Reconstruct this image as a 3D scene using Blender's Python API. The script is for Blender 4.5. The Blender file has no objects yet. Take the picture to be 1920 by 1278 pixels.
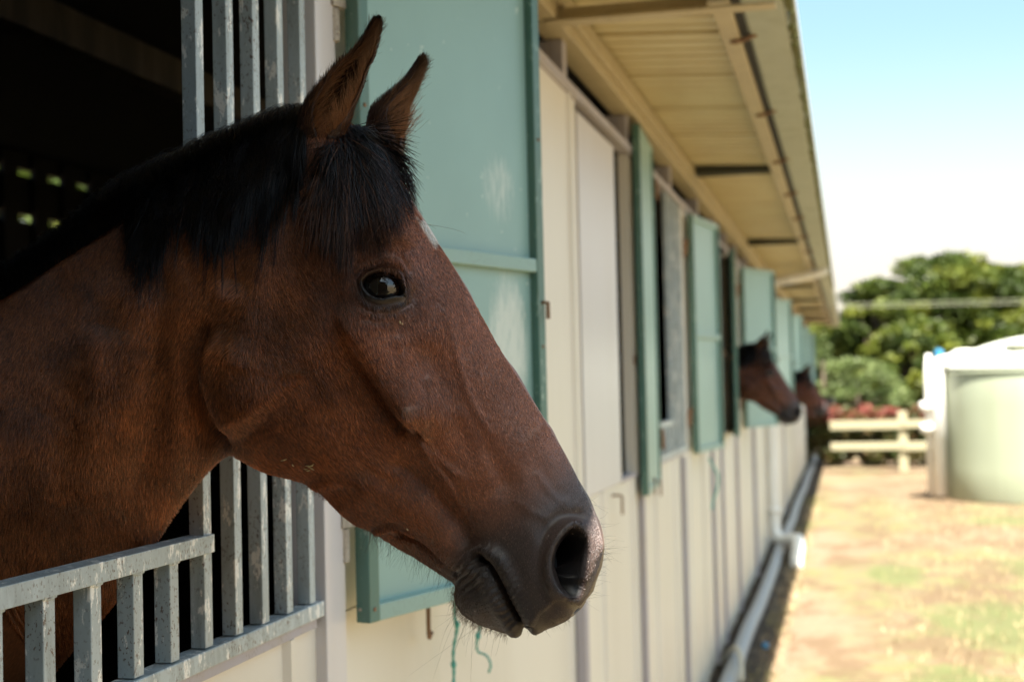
import bpy, math, random
import numpy as np
rnd = random.Random(7)
rng = np.random.default_rng(11)
R = math.radians
sc = bpy.context.scene
col = sc.collection

# ------------------------------------------------------------------ camera
CAM = np.array([0.75, 0.0, 1.60])
FPX = 2667.0
YAW, PITCH, ROLL = R(13.21), R(1.74), R(1.33)
_F = np.array([-math.sin(YAW)*math.cos(PITCH), math.cos(YAW)*math.cos(PITCH), math.sin(PITCH)])
_R0 = np.array([math.cos(YAW), math.sin(YAW), 0.0])
_U0 = np.cross(_R0, _F)
_U = _U0*math.cos(ROLL) + _R0*math.sin(ROLL)
_R = _R0*math.cos(ROLL) - _U0*math.sin(ROLL)
from mathutils import Matrix, Vector
cam_d = bpy.data.cameras.new('camera')
cam = bpy.data.objects.new('camera', cam_d)
col.objects.link(cam)
m = Matrix.Identity(4)
for i in range(3):
    m[i][0], m[i][1], m[i][2], m[i][3] = _R[i], _U[i], -_F[i], CAM[i]
cam.matrix_world = m
cam_d.sensor_width = 36; cam_d.lens = FPX/1920*36
cam_d.clip_start = 0.05; cam_d.clip_end = 2000
cam_d.dof.use_dof = True
cam_d.dof.focus_distance = 1.43
cam_d.dof.aperture_fstop = 5.6
cam_d.dof.aperture_blades = 9
sc.camera = cam

# ------------------------------------------------------------------ sky, sun, exposure
SUN_DIR = Vector((0.129, -0.42, 1.0)).normalized()     # towards the sun
world = bpy.data.worlds.new('World'); sc.world = world; world.use_nodes = True
wn = world.node_tree.nodes; wl = world.node_tree.links
bg = wn['Background']
sky = wn.new('ShaderNodeTexSky'); sky.sky_type = 'NISHITA'; sky.sun_disc = False
sky.sun_elevation = math.asin(SUN_DIR.z)
sky.sun_rotation = math.atan2(SUN_DIR.x, SUN_DIR.y)
sky.air_density = 1.0; sky.dust_density = 2.6; sky.ozone_density = 1.0
_tc = wn.new('ShaderNodeTexCoord'); _sp = wn.new('ShaderNodeSeparateXYZ'); wl.new(_tc.outputs['Generated'], _sp.inputs[0])
_mr = wn.new('ShaderNodeMapRange'); _mr.interpolation_type = 'SMOOTHSTEP'; wl.new(_sp.outputs[2], _mr.inputs[0])
_mr.inputs[1].default_value = .02; _mr.inputs[2].default_value = .24; _mr.inputs[3].default_value = 1.0; _mr.inputs[4].default_value = 0.0
_ti = wn.new('ShaderNodeMix'); _ti.data_type = 'RGBA'; _ti.blend_type = 'MULTIPLY'; _ti.inputs[0].default_value = 1
wl.new(sky.outputs[0], _ti.inputs[6]); _ti.inputs[7].default_value = (.92, 1.02, .90, 1)
_mx = wn.new('ShaderNodeMix'); _mx.data_type = 'RGBA'; wl.new(_mr.outputs[0], _mx.inputs[0]); wl.new(_ti.outputs[2], _mx.inputs[6])
_mx.inputs[7].default_value = (4.0, 3.6, 3.15, 1)          # pale humid haze low in the sky
wl.new(_mx.outputs[2], bg.inputs[0]); bg.inputs[1].default_value = 0.055
sun_d = bpy.data.lights.new('sun', 'SUN'); sun_d.energy = 4.2; sun_d.angle = R(0.5); sun_d.color = (1.0, 0.94, 0.84)
sun = bpy.data.objects.new('sun', sun_d); col.objects.link(sun)
sun.rotation_euler = SUN_DIR.to_track_quat('Z', 'Y').to_euler()
sun.location = (5, -5, 12)
sc.view_settings.view_transform = 'Standard'; sc.view_settings.look = 'None'
sc.view_settings.exposure = 2.5; sc.view_settings.gamma = 1.0
sc.view_settings.use_curve_mapping = False
try:
    sc.cycles.max_bounces = 10; sc.cycles.diffuse_bounces = 6
except Exception: pass

# pixel <-> world (photo pixels, 1920 x 1278)
def ray(u, v):
    u = np.asarray(u, float); v = np.asarray(v, float)
    return (_F*FPX + (u[..., None]-960)*_R + (639-v[..., None])*_U)
def on_y(u, v, y):
    d = ray(u, v); t = np.asarray(y, float)/d[..., 1]
    return CAM + d*t[..., None]
def on_x(u, v, x):
    d = ray(u, v); t = (np.asarray(x, float)-CAM[0])/d[..., 0]
    return CAM + d*t[..., None]
def proj(P):
    q = np.asarray(P, float)-CAM
    z = q@_F
    return 960 + FPX*(q@_R)/z, 639 - FPX*(q@_U)/z

# ------------------------------------------------------------------ helpers
def tag(o, label=None, cat=None, group=None, kind=None):
    if label: o['label'] = label
    if cat: o['category'] = cat
    if group: o['group'] = group
    if kind: o['kind'] = kind
    return o
def empty(name, loc=(0, 0, 0), rz=0):
    o = bpy.data.objects.new(name, None); col.objects.link(o)
    o.location = loc; o.rotation_euler = (0, 0, rz); o.empty_display_size = .1
    return o
class MB:
    def __init__(s): s.v = []; s.f = []
    def box(s, a, b, M=None):
        x0, y0, z0 = a; x1, y1, z1 = b
        p = [(x0,y0,z0),(x1,y0,z0),(x1,y1,z0),(x0,y1,z0),(x0,y0,z1),(x1,y0,z1),(x1,y1,z1),(x0,y1,z1)]
        if M is not None: p = [tuple(M@Vector(q)) for q in p]
        n = len(s.v); s.v += p
        s.f += [tuple(n+i for i in q) for q in ((0,3,2,1),(4,5,6,7),(0,1,5,4),(1,2,6,5),(2,3,7,6),(3,0,4,7))]
        return s
    def hexa(s, p):
        n = len(s.v); s.v += [tuple(map(float, q)) for q in p]
        s.f += [tuple(n+i for i in q) for q in ((0,3,2,1),(4,5,6,7),(0,1,5,4),(1,2,6,5),(2,3,7,6),(3,0,4,7))]
        return s
    def tube(s, pts, r, n=12, cap=True, rough=None):
        pts = [Vector(p) for p in pts]; k = len(pts)
        rs = r if hasattr(r, '__len__') else [r]*k
        base = len(s.v); up = None
        for i, p in enumerate(pts):
            t = (pts[min(i+1, k-1)]-pts[max(i-1, 0)]).normalized()
            if up is None:
                up = Vector((0, 0, 1)) if abs(t.z) < .9 else Vector((1, 0, 0))
            a = t.cross(up).normalized(); b = a.cross(t).normalized(); up = b
            for j in range(n):
                an = 2*math.pi*j/n
                s.v.append(tuple(p + (a*math.cos(an)+b*math.sin(an))*rs[i]))
        for i in range(k-1):
            for j in range(n):
                s.f.append((base+i*n+j, base+i*n+(j+1) % n, base+(i+1)*n+(j+1) % n, base+(i+1)*n+j))
        if cap:
            s.f.append(tuple(base+j for j in range(n))[::-1]); s.f.append(tuple(base+(k-1)*n+j for j in range(n)))
        return s
    def lathe(s, prof, c=(0, 0, 0), n=64):
        base = len(s.v); k = len(prof)
        for (r, z) in prof:
            for j in range(n):
                a = 2*math.pi*j/n; s.v.append((c[0]+r*math.cos(a), c[1]+r*math.sin(a), c[2]+z))
        for i in range(k-1):
            for j in range(n):
                s.f.append((base+i*n+j, base+i*n+(j+1) % n, base+(i+1)*n+(j+1) % n, base+(i+1)*n+j))
        return s
    def build(s, name, mat, parent=None, bevel=0, smooth=False, loc=None):
        me = bpy.data.meshes.new(name); me.from_pydata(s.v, [], s.f); me.update()
        if mat: me.materials.append(mat)
        if smooth: me.polygons.foreach_set('use_smooth', [True]*len(me.polygons))
        o = bpy.data.objects.new(name, me); col.objects.link(o)
        if parent: o.parent = parent
        if bevel:
            b = o.modifiers.new('bevel', 'BEVEL'); b.width = bevel; b.segments = 2; b.limit_method = 'ANGLE'
        if loc: o.location = loc
        return o
def children(o): return list(o.children)
def copy_tree(o, parent=None):
    c = o.copy(); col.objects.link(c); c.parent = parent
    for ch in children(o): copy_tree(ch, c)
    return c

# ------------------------------------------------------------------ materials
class NT:
    def __init__(s, name):
        s.m = bpy.data.materials.new(name); s.m.use_nodes = True
        s.t = s.m.node_tree; s.b = s.t.nodes['Principled BSDF']; s.out = s.t.nodes['Material Output']
        s.tc = s.t.nodes.new('ShaderNodeTexCoord')
    def n(s, typ, **kw):
        nd = s.t.nodes.new(typ)
        for k, v in kw.items(): setattr(nd, k, v)
        return nd
    def l(s, a, b): s.t.links.new(a, b)
    def vec(s, scale=(1, 1, 1), loc=(0, 0, 0), src='Object'):
        mp = s.n('ShaderNodeMapping'); mp.inputs['Scale'].default_value = scale; mp.inputs['Location'].default_value = loc
        s.l(s.tc.outputs[src], mp.inputs['Vector']); return mp.outputs[0]
    def noise(s, scale, detail=4, rough=.55, v=None, dist=0):
        nd = s.n('ShaderNodeTexNoise'); nd.inputs['Scale'].default_value = scale
        nd.inputs['Detail'].default_value = detail; nd.inputs['Roughness'].default_value = rough
        nd.inputs['Distortion'].default_value = dist
        s.l(v if v is not None else s.tc.outputs['Object'], nd.inputs['Vector']); return nd.outputs['Fac']
    def ramp(s, x, stops):
        nd = s.n('ShaderNodeValToRGB'); e = nd.color_ramp.elements
        while len(e) < len(stops): e.new(.5)
        for i, (p, c) in enumerate(stops):
            e[i].position = p; e[i].color = (*(c if hasattr(c, '__len__') else (c, c, c)), 1)
        s.l(x, nd.inputs[0]); return nd.outputs[0]
    def mix(s, f, a, b, mode='MIX'):
        nd = s.n('ShaderNodeMix', data_type='RGBA', blend_type=mode)
        for i, x in ((0, f), (6, a), (7, b)):
            if isinstance(x, bpy.types.NodeSocket): s.l(x, nd.inputs[i])
            elif i == 0: nd.inputs[0].default_value = x
            else: nd.inputs[i].default_value = (*x, 1)
        return nd.outputs[2]
    def math(s, op, a, b=0.0, clamp=False):
        nd = s.n('ShaderNodeMath', operation=op, use_clamp=clamp)
        for i, x in ((0, a), (1, b)):
            if isinstance(x, bpy.types.NodeSocket): s.l(x, nd.inputs[i])
            else: nd.inputs[i].default_value = x
        return nd.outputs[0]
    def color(s, c):
        if isinstance(c, bpy.types.NodeSocket): s.l(c, s.b.inputs['Base Color'])
        else: s.b.inputs['Base Color'].default_value = (*c, 1)
    def set(s, **kw):
        for k, v in kw.items():
            i = s.b.inputs[k.replace('_', ' ')]
            if isinstance(v, bpy.types.NodeSocket): s.l(v, i)
            else: i.default_value = v
    def bump(s, h, strength=.3, dist=.002):
        nd = s.n('ShaderNodeBump'); nd.inputs['Strength'].default_value = strength; nd.inputs['Distance'].default_value = dist
        s.l(h, nd.inputs['Height']); s.l(nd.outputs[0], s.b.inputs['Normal'])

def mat_paint(name, base, dirt=(.25, .2, .13), rough=.45, dirt_amt=.35, scale=3.0, chips=0.0, chipcol=(.75, .76, .74), rust=0.0, streak=(6, 6, 1)):
    t = NT(name)
    n1 = t.noise(scale, 6, .65, t.vec(streak))
    c = t.mix(t.math('MULTIPLY', t.ramp(n1, [(.42, 0.0), (.75, 1.0)]), dirt_amt), base, dirt)
    n0 = t.noise(1.1, 3, .5)
    c = t.mix(t.ramp(n0, [(.3, 0.0), (.7, 1.0)]), c, tuple(min(1, x*.86) for x in base), 'MIX') if dirt_amt > .4 else c
    h = n1
    if chips:
        n2 = t.noise(55, 6, .7, t.vec((1, 1, .35)))
        f = t.ramp(n2, [(.62-chips*.1, 0.0), (.66-chips*.1, 1.0)])
        c = t.mix(f, c, chipcol)
    if rust:
        n3 = t.noise(300, 3, .6, t.vec((1, 1, .6)))
        n4 = t.noise(9, 3, .6)
        f = t.math('MULTIPLY', t.ramp(n3, [(.575, 0.0), (.63, 1.0)]), t.ramp(n4, [(.40, .10), (.6, 1.0)]))
        c = t.mix(t.math('MULTIPLY', f, rust), c, (.10, .05, .025))
    t.color(c); t.set(Roughness=rough)
    t.bump(t.noise(90, 4, .6), .25, .001)
    return t.m

M = {}
M['steel'] = mat_paint('galvanised_paint', (.46, .54, .57), scale=7, dirt=(.17, .20, .20), dirt_amt=.85, chips=.6, chipcol=(.84, .85, .82), rust=.9, rough=.42)
M['green'] = mat_paint('green_paint', (.27, .42, .385), dirt=(.20, .36, .27), dirt_amt=.25, scale=1.2, rough=.38, rust=.25, streak=(2, 2, 1))
M['green_dark'] = mat_paint('green_frame_paint', (.085, .19, .16), dirt=(.2, .2, .12), dirt_amt=.35, rough=.4, chips=.2, chipcol=(.30, .42, .36))
M['cream'] = mat_paint('cream_wall', (.72, .67, .58), dirt=(.55, .46, .3), dirt_amt=.3, scale=.6, rough=.5, streak=(3, 3, .5))
M['lilac'] = mat_paint('pale_panel', (.66, .64, .66), dirt=(.5, .45, .38), dirt_amt=.2, scale=.6, rough=.35)
M['post'] = mat_paint('post_paint', (.42, .40, .45), dirt=(.4, .32, .2), dirt_amt=.4, rough=.5, rust=.5)
M['soffit'] = mat_paint('soffit_sheet', (.64, .56, .34), dirt=(.42, .29, .11), dirt_amt=.4, scale=.8, rough=.45)
M['beam'] = mat_paint('beam_steel', (.52, .44, .28), dirt=(.38, .28, .14), dirt_amt=.6, rough=.55, rust=.9)
M['gutter'] = mat_paint('gutter_metal', (.42, .44, .34), dirt=(.16, .15, .05), dirt_amt=.6, scale=1.6, rough=.5, rust=.3)
M['rust'] = mat_paint('rusty_metal', (.28, .16, .09), dirt=(.1, .06, .04), dirt_amt=.8, rough=.8)
M['moss'] = mat_paint('mossy_lip', (.12, .12, .03), dirt=(.05, .05, .015), dirt_amt=.8, rough=.9)
M['pvc'] = mat_paint('white_pipe', (.80, .79, .76), dirt=(.5, .42, .3), dirt_amt=.3, rough=.4)
M['grey_pipe'] = mat_paint('grey_pipe', (.36, .38, .40), dirt=(.2, .16, .11), dirt_amt=.5, rough=.5, scale=6)
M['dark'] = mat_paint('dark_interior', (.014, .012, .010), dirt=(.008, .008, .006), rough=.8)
M['timber_dark'] = mat_paint('weathered_dark_timber', (.05, .05, .035), dirt=(.02, .02, .015), rough=.9, dirt_amt=.8)
M['tank'] = mat_paint('tank_plastic', (.38, .42, .31), dirt=(.27, .29, .18), dirt_amt=.6, scale=1.2, streak=(3, 3, .3), rough=.45)
M['tank_lid'] = mat_paint('tank_lid', (.70, .71, .60), rough=.45, dirt_amt=.15)
M['old_timber'] = mat_paint('old_timber', (.05, .042, .03), rough=.8)
M['worn'] = mat_paint('worn_hinge', (.55, .50, .42), dirt=(.10, .06, .035), dirt_amt=.9, scale=22, rough=.6, rust=1)
M['blue'] = mat_paint('blue_plastic', (.03, .22, .42), rough=.35, dirt_amt=.1)
M['fence'] = mat_paint('painted_rail', (.34, .31, .20), dirt=(.4, .36, .2), dirt_amt=.3, rough=.6)
M['twine'] = mat_paint('twine', (.10, .42, .36), dirt=(.05, .25, .22), rough=.8)
M['hose'] = mat_paint('hose', (.5, .47, .38), rough=.5)
M['wire'] = mat_paint('cable', (.20, .22, .14), rough=.7)
M['bark'] = mat_paint('bark', (.10, .075, .05), dirt=(.05, .04, .03), rough=.9)
M['straw'] = mat_paint('straw', (.62, .50, .28), rough=.7)

# shutter sheet: green with chalky scrape marks that sit at fixed places on the sheet
def mat_sheet(marks=True):
    t = NT('green_sheet')
    base = (.28, .455, .425)
    n1 = t.noise(1.6, 5, .6)
    c = t.mix(t.ramp(n1, [(.35, 0.0), (.7, 1.0)]), base, (.235, .385, .36))
    sp = t.noise(60, 2, .5)
    c = t.mix(t.ramp(sp, [(.74, 0.0), (.76, .6)]), c, (.6, .7, .62))
    sep = t.n('ShaderNodeSeparateXYZ'); t.l(t.tc.outputs['Object'], sep.inputs[0])
    def blob(y0, z0, ry, rz):
        a = t.math('DIVIDE', t.math('SUBTRACT', sep.outputs[1], y0), ry); b = t.math('DIVIDE', t.math('SUBTRACT', sep.outputs[2], z0), rz)
        d = t.math('ADD', t.math('MULTIPLY', a, a), t.math('MULTIPLY', b, b))
        return t.math('SUBTRACT', 1.0, d, True)
    scr = t.noise(9, 6, .8, t.vec((1, 9, 1.0)), dist=2.0)
    mask = t.math('ADD', t.math('MULTIPLY', blob(.43, .70, .09, .10), .55), blob(.45, .42, .09, .17), True)
    f = t.ramp(t.math('MULTIPLY', scr, t.math('POWER', mask, .5)), [(.30, 0.0), (.46, .85)])
    if marks: c = t.mix(f, c, (.66, .72, .66))
    t.color(c); t.set(Roughness=.36); t.bump(t.noise(5, 3, .5), .15, .004)
    return t.m
M['sheet'] = mat_sheet(); M['sheet_plain'] = mat_sheet(False)

def mat_rib():      # profiled metal cladding: shallow ribs across y
    t = NT('ribbed_cladding')
    n1 = t.noise(.7, 5, .6, t.vec((3, 3, .4)))
    c = t.mix(t.math('MULTIPLY', t.ramp(n1, [(.45, 0.0), (.75, 1.0)]), .35), (.75, .71, .63), (.50, .45, .37))
    n2 = t.noise(9, 5, .7)
    sep = t.n('ShaderNodeSeparateXYZ'); t.l(t.tc.outputs['Object'], sep.inputs[0])
    low = t.math('SUBTRACT', 1.0, t.math('DIVIDE', sep.outputs[2], .62), True)
    c = t.mix(t.math('MULTIPLY', t.math('MULTIPLY', low, n2), .8), c, (.42, .33, .21))
    t.color(c); t.set(Roughness=.42)
    t.bump(t.noise(3, 3, .5), .2, .004)
    return t.m
M['clad'] = mat_rib()

def mat_ground():
    t = NT('dry_grass_ground')
    a = t.noise(.35, 6, .6); b = t.noise(3.4, 6, .7); g = t.noise(.22, 5, .6, t.vec((2.2, 1.0, 1), (3.1, 7.7, 0)))
    f = t.noise(14, 5, .75)
    c = t.mix(t.ramp(b, [(.40, 0.0), (.58, 1.0)]), (.10, .064, .038), (.185, .136, .080))
    c = t.mix(t.ramp(a, [(.45, 0.0), (.6, 1.0)]), c, (.17, .115, .066))
    sx = t.n('ShaderNodeSeparateXYZ'); t.l(t.tc.outputs['Object'], sx.inputs[0])
    bare = t.math('SUBTRACT', t.math('ADD', .75, t.math('MULTIPLY', a, 1.1)), sx.outputs[0], True)
    c = t.mix(t.math('MULTIPLY', t.ramp(bare, [(.35, 0.0), (.75, 1.0)]), .8), c, (.19, .128, .082))
    gm = t.math('MULTIPLY', t.ramp(g, [(.44, 0.0), (.54, 1.0)]), t.ramp(b, [(.40, 0.0), (.54, 1.0)]))
    c = t.mix(t.math('MULTIPLY', gm, .8), c, (.10, .115, .035))
    d_ = t.noise(1.3, 6, .7, t.vec((1.2, .7, 1), (9, 2, 0))); c = t.mix(t.math('MULTIPLY', t.ramp(d_, [(.48, 0.0), (.56, 1.0)]), .85), c, (.10, .062, .03))
    c = t.mix(t.math('MULTIPLY', t.ramp(f, [(.38, 1.0), (.52, 0.0)]), .45), c, (.13, .09, .045))
    sep = t.n('ShaderNodeSeparateXYZ'); t.l(t.tc.outputs['Object'], sep.inputs[0])
    for (gx, gy, rx, ry) in ((1.75, 9.6, .75, 1.3), (1.25, 7.6, .35, .8), (2.6, 12.4, .9, 1.2), (2.9, 16.2, 1.4, .8), (1.1, 12.0, .3, .8), (1.0, 6.3, .3, .6)):
        a_ = t.math('DIVIDE', t.math('SUBTRACT', sep.outputs[0], gx), rx); b_ = t.math('DIVIDE', t.math('SUBTRACT', sep.outputs[1], gy), ry)
        q = t.math('SUBTRACT', 1.0, t.math('ADD', t.math('MULTIPLY', a_, a_), t.math('MULTIPLY', b_, b_)), True)
        c = t.mix(t.math('MULTIPLY', t.ramp(t.math('MULTIPLY', t.math('POWER', q, .5), t.noise(4, 6, .75)), [(.27, 0.0), (.42, 1.0)]), .75), c, (.075, .09, .025))
    t.color(c); t.set(Roughness=.95); t.bump(t.math('ADD', f, b), .8, .03)
    return t.m
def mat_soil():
    t = NT('dark_soil'); a = t.noise(9, 6, .7)  # dark brown soil with lighter flecks
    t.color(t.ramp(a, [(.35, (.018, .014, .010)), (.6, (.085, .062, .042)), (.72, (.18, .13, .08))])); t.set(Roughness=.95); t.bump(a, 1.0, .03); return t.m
M['ground'] = mat_ground(); M['soil'] = mat_soil()

# ------------------------------------------------------------------ ground
def sheet(name, x0, x1, y0, y1, z, mat, kind='structure', nx=2, ny=2, amp=0.0):
    xs = np.linspace(x0, x1, nx); ys = np.linspace(y0, y1, ny)
    v = [(x, y, z + (amp*rnd.uniform(-1, 1) if amp else 0)) for y in ys for x in xs]
    f = [(j*nx+i, j*nx+i+1, (j+1)*nx+i+1, (j+1)*nx+i) for j in range(ny-1) for i in range(nx-1)]
    b = MB(); b.v = v; b.f = f
    o = b.build(name, mat, smooth=bool(amp)); tag(o, kind=kind); return o
sheet('ground', -400, 400, -300, 900, -.004, M['ground'])
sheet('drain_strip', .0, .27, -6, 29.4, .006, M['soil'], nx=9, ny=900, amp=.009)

# dry tufts and clods scattered near: one countless mass
def tufts():
    b = MB()
    for i in range(9000):
        y = 3.5 + 16*rnd.random()**.9; x = .9 + rnd.random()**.8*(.5 + y*.22)
        if rnd.random() < .25: x = .28 + rnd.gauss(0, .05)
        h = rnd.uniform(.015, .06); a = rnd.uniform(0, 6.28); w = .005
        dx, dy = math.cos(a)*w, math.sin(a)*w; lx, ly = rnd.gauss(0, .02), rnd.gauss(0, .02)
        n = len(b.v); b.v += [(x-dx, y-dy, -.01), (x+dx, y+dy, -.01), (x+lx, y+ly, h)]; b.f.append((n, n+1, n+2))
    t = NT('dry_grass'); n1 = t.noise(.5, 3)
    t.color(t.ramp(n1, [(.45, (.42, .31, .18)), (.66, (.27, .25, .10))])); t.set(Roughness=.9)
    o = b.build('dry_grass', t.m); tag(o, 'short dry straw coloured grass blades over the yard', 'grass', kind='stuff')
tufts()

# ------------------------------------------------------------------ stable building
Y0, Y1 = -5.0, 29.0
SILL, WTOP = 1.262, 2.42
stable = empty('stable_building', (0, 0, 0))
tag(stable, 'long cream stable row with green shutters and deep overhanging eave', 'building')
# stalls: (open0, bars0, bars1, shutter hinge y, angle)
STALLS = [(-1.6, None, -1.0, -.95, 8), (1.093, 1.533, 1.905, 2.035, 17.3), (4.73, None, 5.05, 5.645, 177.5), (5.66, 6.12, 6.68, 6.86, 8),
          (8.60, None, 9.32, 9.38, 172), (9.47, None, 10.20, 10.30, 21), (13.3, 13.9, 14.25, 14.4, 18),
          (17.2, None, 18.0, 18.2, 18), (21.2, 21.7, 22.1, 22.3, 16), (25.0, 25.5, 25.9, 26.1, 16)]
def profile_wall(y0, y1, z0, z1, pitch=.19, d=.010, xo=0.0):
    """sheet with shallow trapezoid ribs, real thickness"""
    pts = [(0, y0)]; y = math.ceil(y0/pitch)*pitch
    while y < y1-.03:
        if y > y0+.005:
            pts += [(0, y), (d, y+.008), (d, y+.022), (0, y+.030)]
        y += pitch
    pts.append((0, y1))
    b = MB(); n = len(pts)
    for z in (z0, z1):
        for (x, yy) in pts: b.v.append((x+xo, yy, z))
    for (x, yy) in pts: b.v.append((-.035, yy, z1))
    for (x, yy) in pts: b.v.append((-.035, yy, z0))
    for k in range(3):
        for i in range(n-1): b.f.append((k*n+i, k*n+i+1, (k+1)*n+i+1, (k+1)*n+i))
    b.f.append((0, n, 2*n, 3*n)); b.f.append((n-1, 4*n-1, 3*n-1, 2*n-1))
    return b
profile_wall(Y0, 1.93, .03, SILL, .60).build('lower_wall', M['clad'], stable)
profile_wall(1.95, 4.02, .03, SILL, 5.0).build('lower_wall', M['clad'], stable)
profile_wall(4.05, 13.6, .03, SILL, .62).build('lower_wall', M['clad'], stable)
profile_wall(13.62, Y1, .03, SILL, .45).build('lower_wall', M['clad'], stable)
edges = [Y0]
for s in STALLS: edges += [s[0], s[2]]
edges.append(Y1)
for i in range(0, len(edges), 2):
    a, b_ = edges[i], edges[i+1]
    mm = M['clad']
    if a < 2 < b_ < 5:
        profile_wall(a+.03, 3.58, SILL+.002, WTOP, 5).build('wall_panel', mm, stable)
        profile_wall(3.582, 4.06, SILL+.002, WTOP, 1.31).build('wall_panel', mm, stable)
        MB().box((-.03, 4.065, SILL+.004), (.006, b_, WTOP-.03)).build('wall_panel', M['lilac'], stable)
        continue
    if b_-a > .05: profile_wall(a+.03, b_, SILL+.002, WTOP, .30).build('wall_panel', mm, stable)  # unseen stretch before the near gap extended to keep light off the neck
# head rail over the wall
MB().box((-.03, Y0, WTOP+.002), (.016, Y1, WTOP+.028)).build('head_rail', M['post'], stable)
# posts, running up to the beam
for y in (-3.2, -1.0, 3.88, 5.06, 6.35, 7.55, 8.5, 9.40, 10.24, 11.4, 12.6, 14.2, 15.55, 17.0, 18.45, 20.2, 21.85, 23.9, 25.55, 27.5, 28.93):
    MB().box((-.075, y, WTOP+.03), (-.037, y+.06, 2.56)).box((-.036, y, WTOP+.03), (.004, y+.055, 2.56)).build('post', M['post'], stable, bevel=.003)
for y, w, d in ((3.88, .05, .030), (5.14, .03, .022), (6.50, .03, .022), (7.95, .025, .022), (8.57, .025, .02), (9.72, .03, .022), (11.45, .04, .03), (16.8, .05, .03)):
    MB().box((.002, y, .03), (d, y+w, SILL-.01)).build('cover_strip', M['post'], stable, bevel=.003)
# door post beside the near grille
MB().box((-.035, 1.925, .03), (.017, 1.945, 2.56)).box((-.034, 1.945, .03), (.012, 2.02, 2.56)).build('door_post', M['lilac'], stable, bevel=.002)
# beam under soffit
MB().box((-.05, Y0, 2.562), (.030, Y1, 2.60)).box((-.02, Y0, 2.60), (.045, Y1, 2.652)).build('wall_beam', M['beam'], stable, bevel=.004)
# roof slab: slopes down outwards
def roof_z(x): return 2.665 - .055*x
MB().hexa([(-3.18, Y0, 2.80), (-.08, Y0, 2.63), (-.08, Y1, 2.63), (-3.18, Y1, 2.80), (-3.18, Y0, 2.81), (-.08, Y0, 2.64), (-.08, Y1, 2.64), (-3.18, Y1, 2.81)]).build('shade_ceiling', M['dark'], stable)  # dark sheet added below the roof sheet, painting in the interior shade
wg = empty('light_blocker', (0, -2.3, 0)); wg.parent = stable  # unseen wall and roof behind the camera, added to block light
MB().box((.02, -.1, 0), (5.5, 0, 3.1)).build('blocker_wall', M['timber_dark'], wg)
MB().hexa([(-.1, -.9, 3.4), (4.4, -.9, 3.4), (4.4, 1.2, 3.1), (-.1, 1.2, 3.1), (-.1, -.9, 3.45), (4.4, -.9, 3.45), (4.4, 1.2, 3.15), (-.1, 1.2, 3.15)]).build('blocker_roof', M['dark'], wg)
def roof():
    b = MB(); y = Y0; P = .62
    while y < Y1:
        y2 = min(y+P, Y1)
        # sheet with fine ribs underneath, one lap per 62 cm
        n = 12
        for k in range(n):
            ya = y + (y2-y)*k/n; yb = y + (y2-y)*(k+1)/n
            dz = .004 if k % 2 else 0.0
            if k == n-1: dz = .018
            xs = (.475, -3.25)
            b.hexa([(xs[1], ya, roof_z(xs[1])+dz), (xs[0], ya, roof_z(xs[0])+dz), (xs[0], yb, roof_z(xs[0])+dz), (xs[1], yb, roof_z(xs[1])+dz),
                    (xs[1], ya, roof_z(xs[1])+.05), (xs[0], ya, roof_z(xs[0])+.05), (xs[0], yb, roof_z(xs[0])+.05), (xs[1], yb, roof_z(xs[1])+.05)])
        y = y2
    b.build('roof', M['soffit'], stable)
roof()
# eave purlin + gutter + rusty brackets
MB().box((.425, Y0, 2.585), (.478, 7.6, 2.63)).build('eave_purlin', M['beam'], stable, bevel=.003)
MB().box((.430, 7.62, 2.587), (.476, Y1, 2.628)).build('eave_purlin', M['beam'], stable, bevel=.003)
g = MB()
prof = [(.503, 2.635), (.503, 2.600), (.512, 2.592), (.610, 2.592), (.622, 2.600), (.634, 2.625), (.634, 2.668), (.628, 2.668), (.628, 2.628), (.615, 2.606), (.512, 2.600), (.509, 2.635)]
n = len(prof)
ys = np.arange(Y0, Y1+.02, 1.0)
for y in ys:
    for (x, z) in prof: g.v.append((x+rnd.uniform(-.002, .002), float(y), z+rnd.uniform(-.002, .002)))
for i in range(len(ys)-1):
    for j in range(n): g.f.append((i*n+j, i*n+(j+1) % n, (i+1)*n+(j+1) % n, (i+1)*n+j))
g.f.append(tuple(range(n))); g.f.append(tuple((len(ys)-1)*n+j for j in range(n))[::-1])
gut = g.build('gutter', M['gutter'], stable)
ms = MB()
y = Y0+.1
while y < 16:
    L = rnd.uniform(.03, .16); w = rnd.uniform(.006, .018)
    ms.hexa([(.634-w, y, 2.588), (.637, y, 2.590), (.637, y+L, 2.590), (.634-w*.7, y+L, 2.588), (.634-w, y, 2.6), (.641, y, 2.606+w), (.641, y+L, 2.606), (.634-w, y+L, 2.6)])
    y += L + rnd.uniform(0, .05)
tag(ms.build('moss', M['moss'], gut), kind='stuff')
MB().box((.636, Y0, 2.640), (.641, Y1, 2.672)).build('gutter_lip', M['pvc'], gut)
MB().box((.479, Y0, 2.598), (.502, Y1, 2.66)).build('gap_shade_strip', M['dark'], stable)  # dark strip standing in for the shaded gap between purlin and gutter
for y in np.arange(.55, 28, 1.2):
    y = float(y)
    MB().tube([(.448, y+.01, 2.580), (.465, y, 2.579), (.49, y, 2.583), (.512, y-.01, 2.590), (.525, y, 2.590)], [.004, .008, .007, .008, .003], 8).build('bracket', M['rust'], stable)
# rafters under the eave
for y in (7.05, 10.9, 16.3, 19.4, 22.0, 24.5, 26.8):
    MB().box((.05, y, 2.615), (.424, y+.10, 2.655)).build('rafter', M['timber_dark'], stable, bevel=.003)
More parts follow.
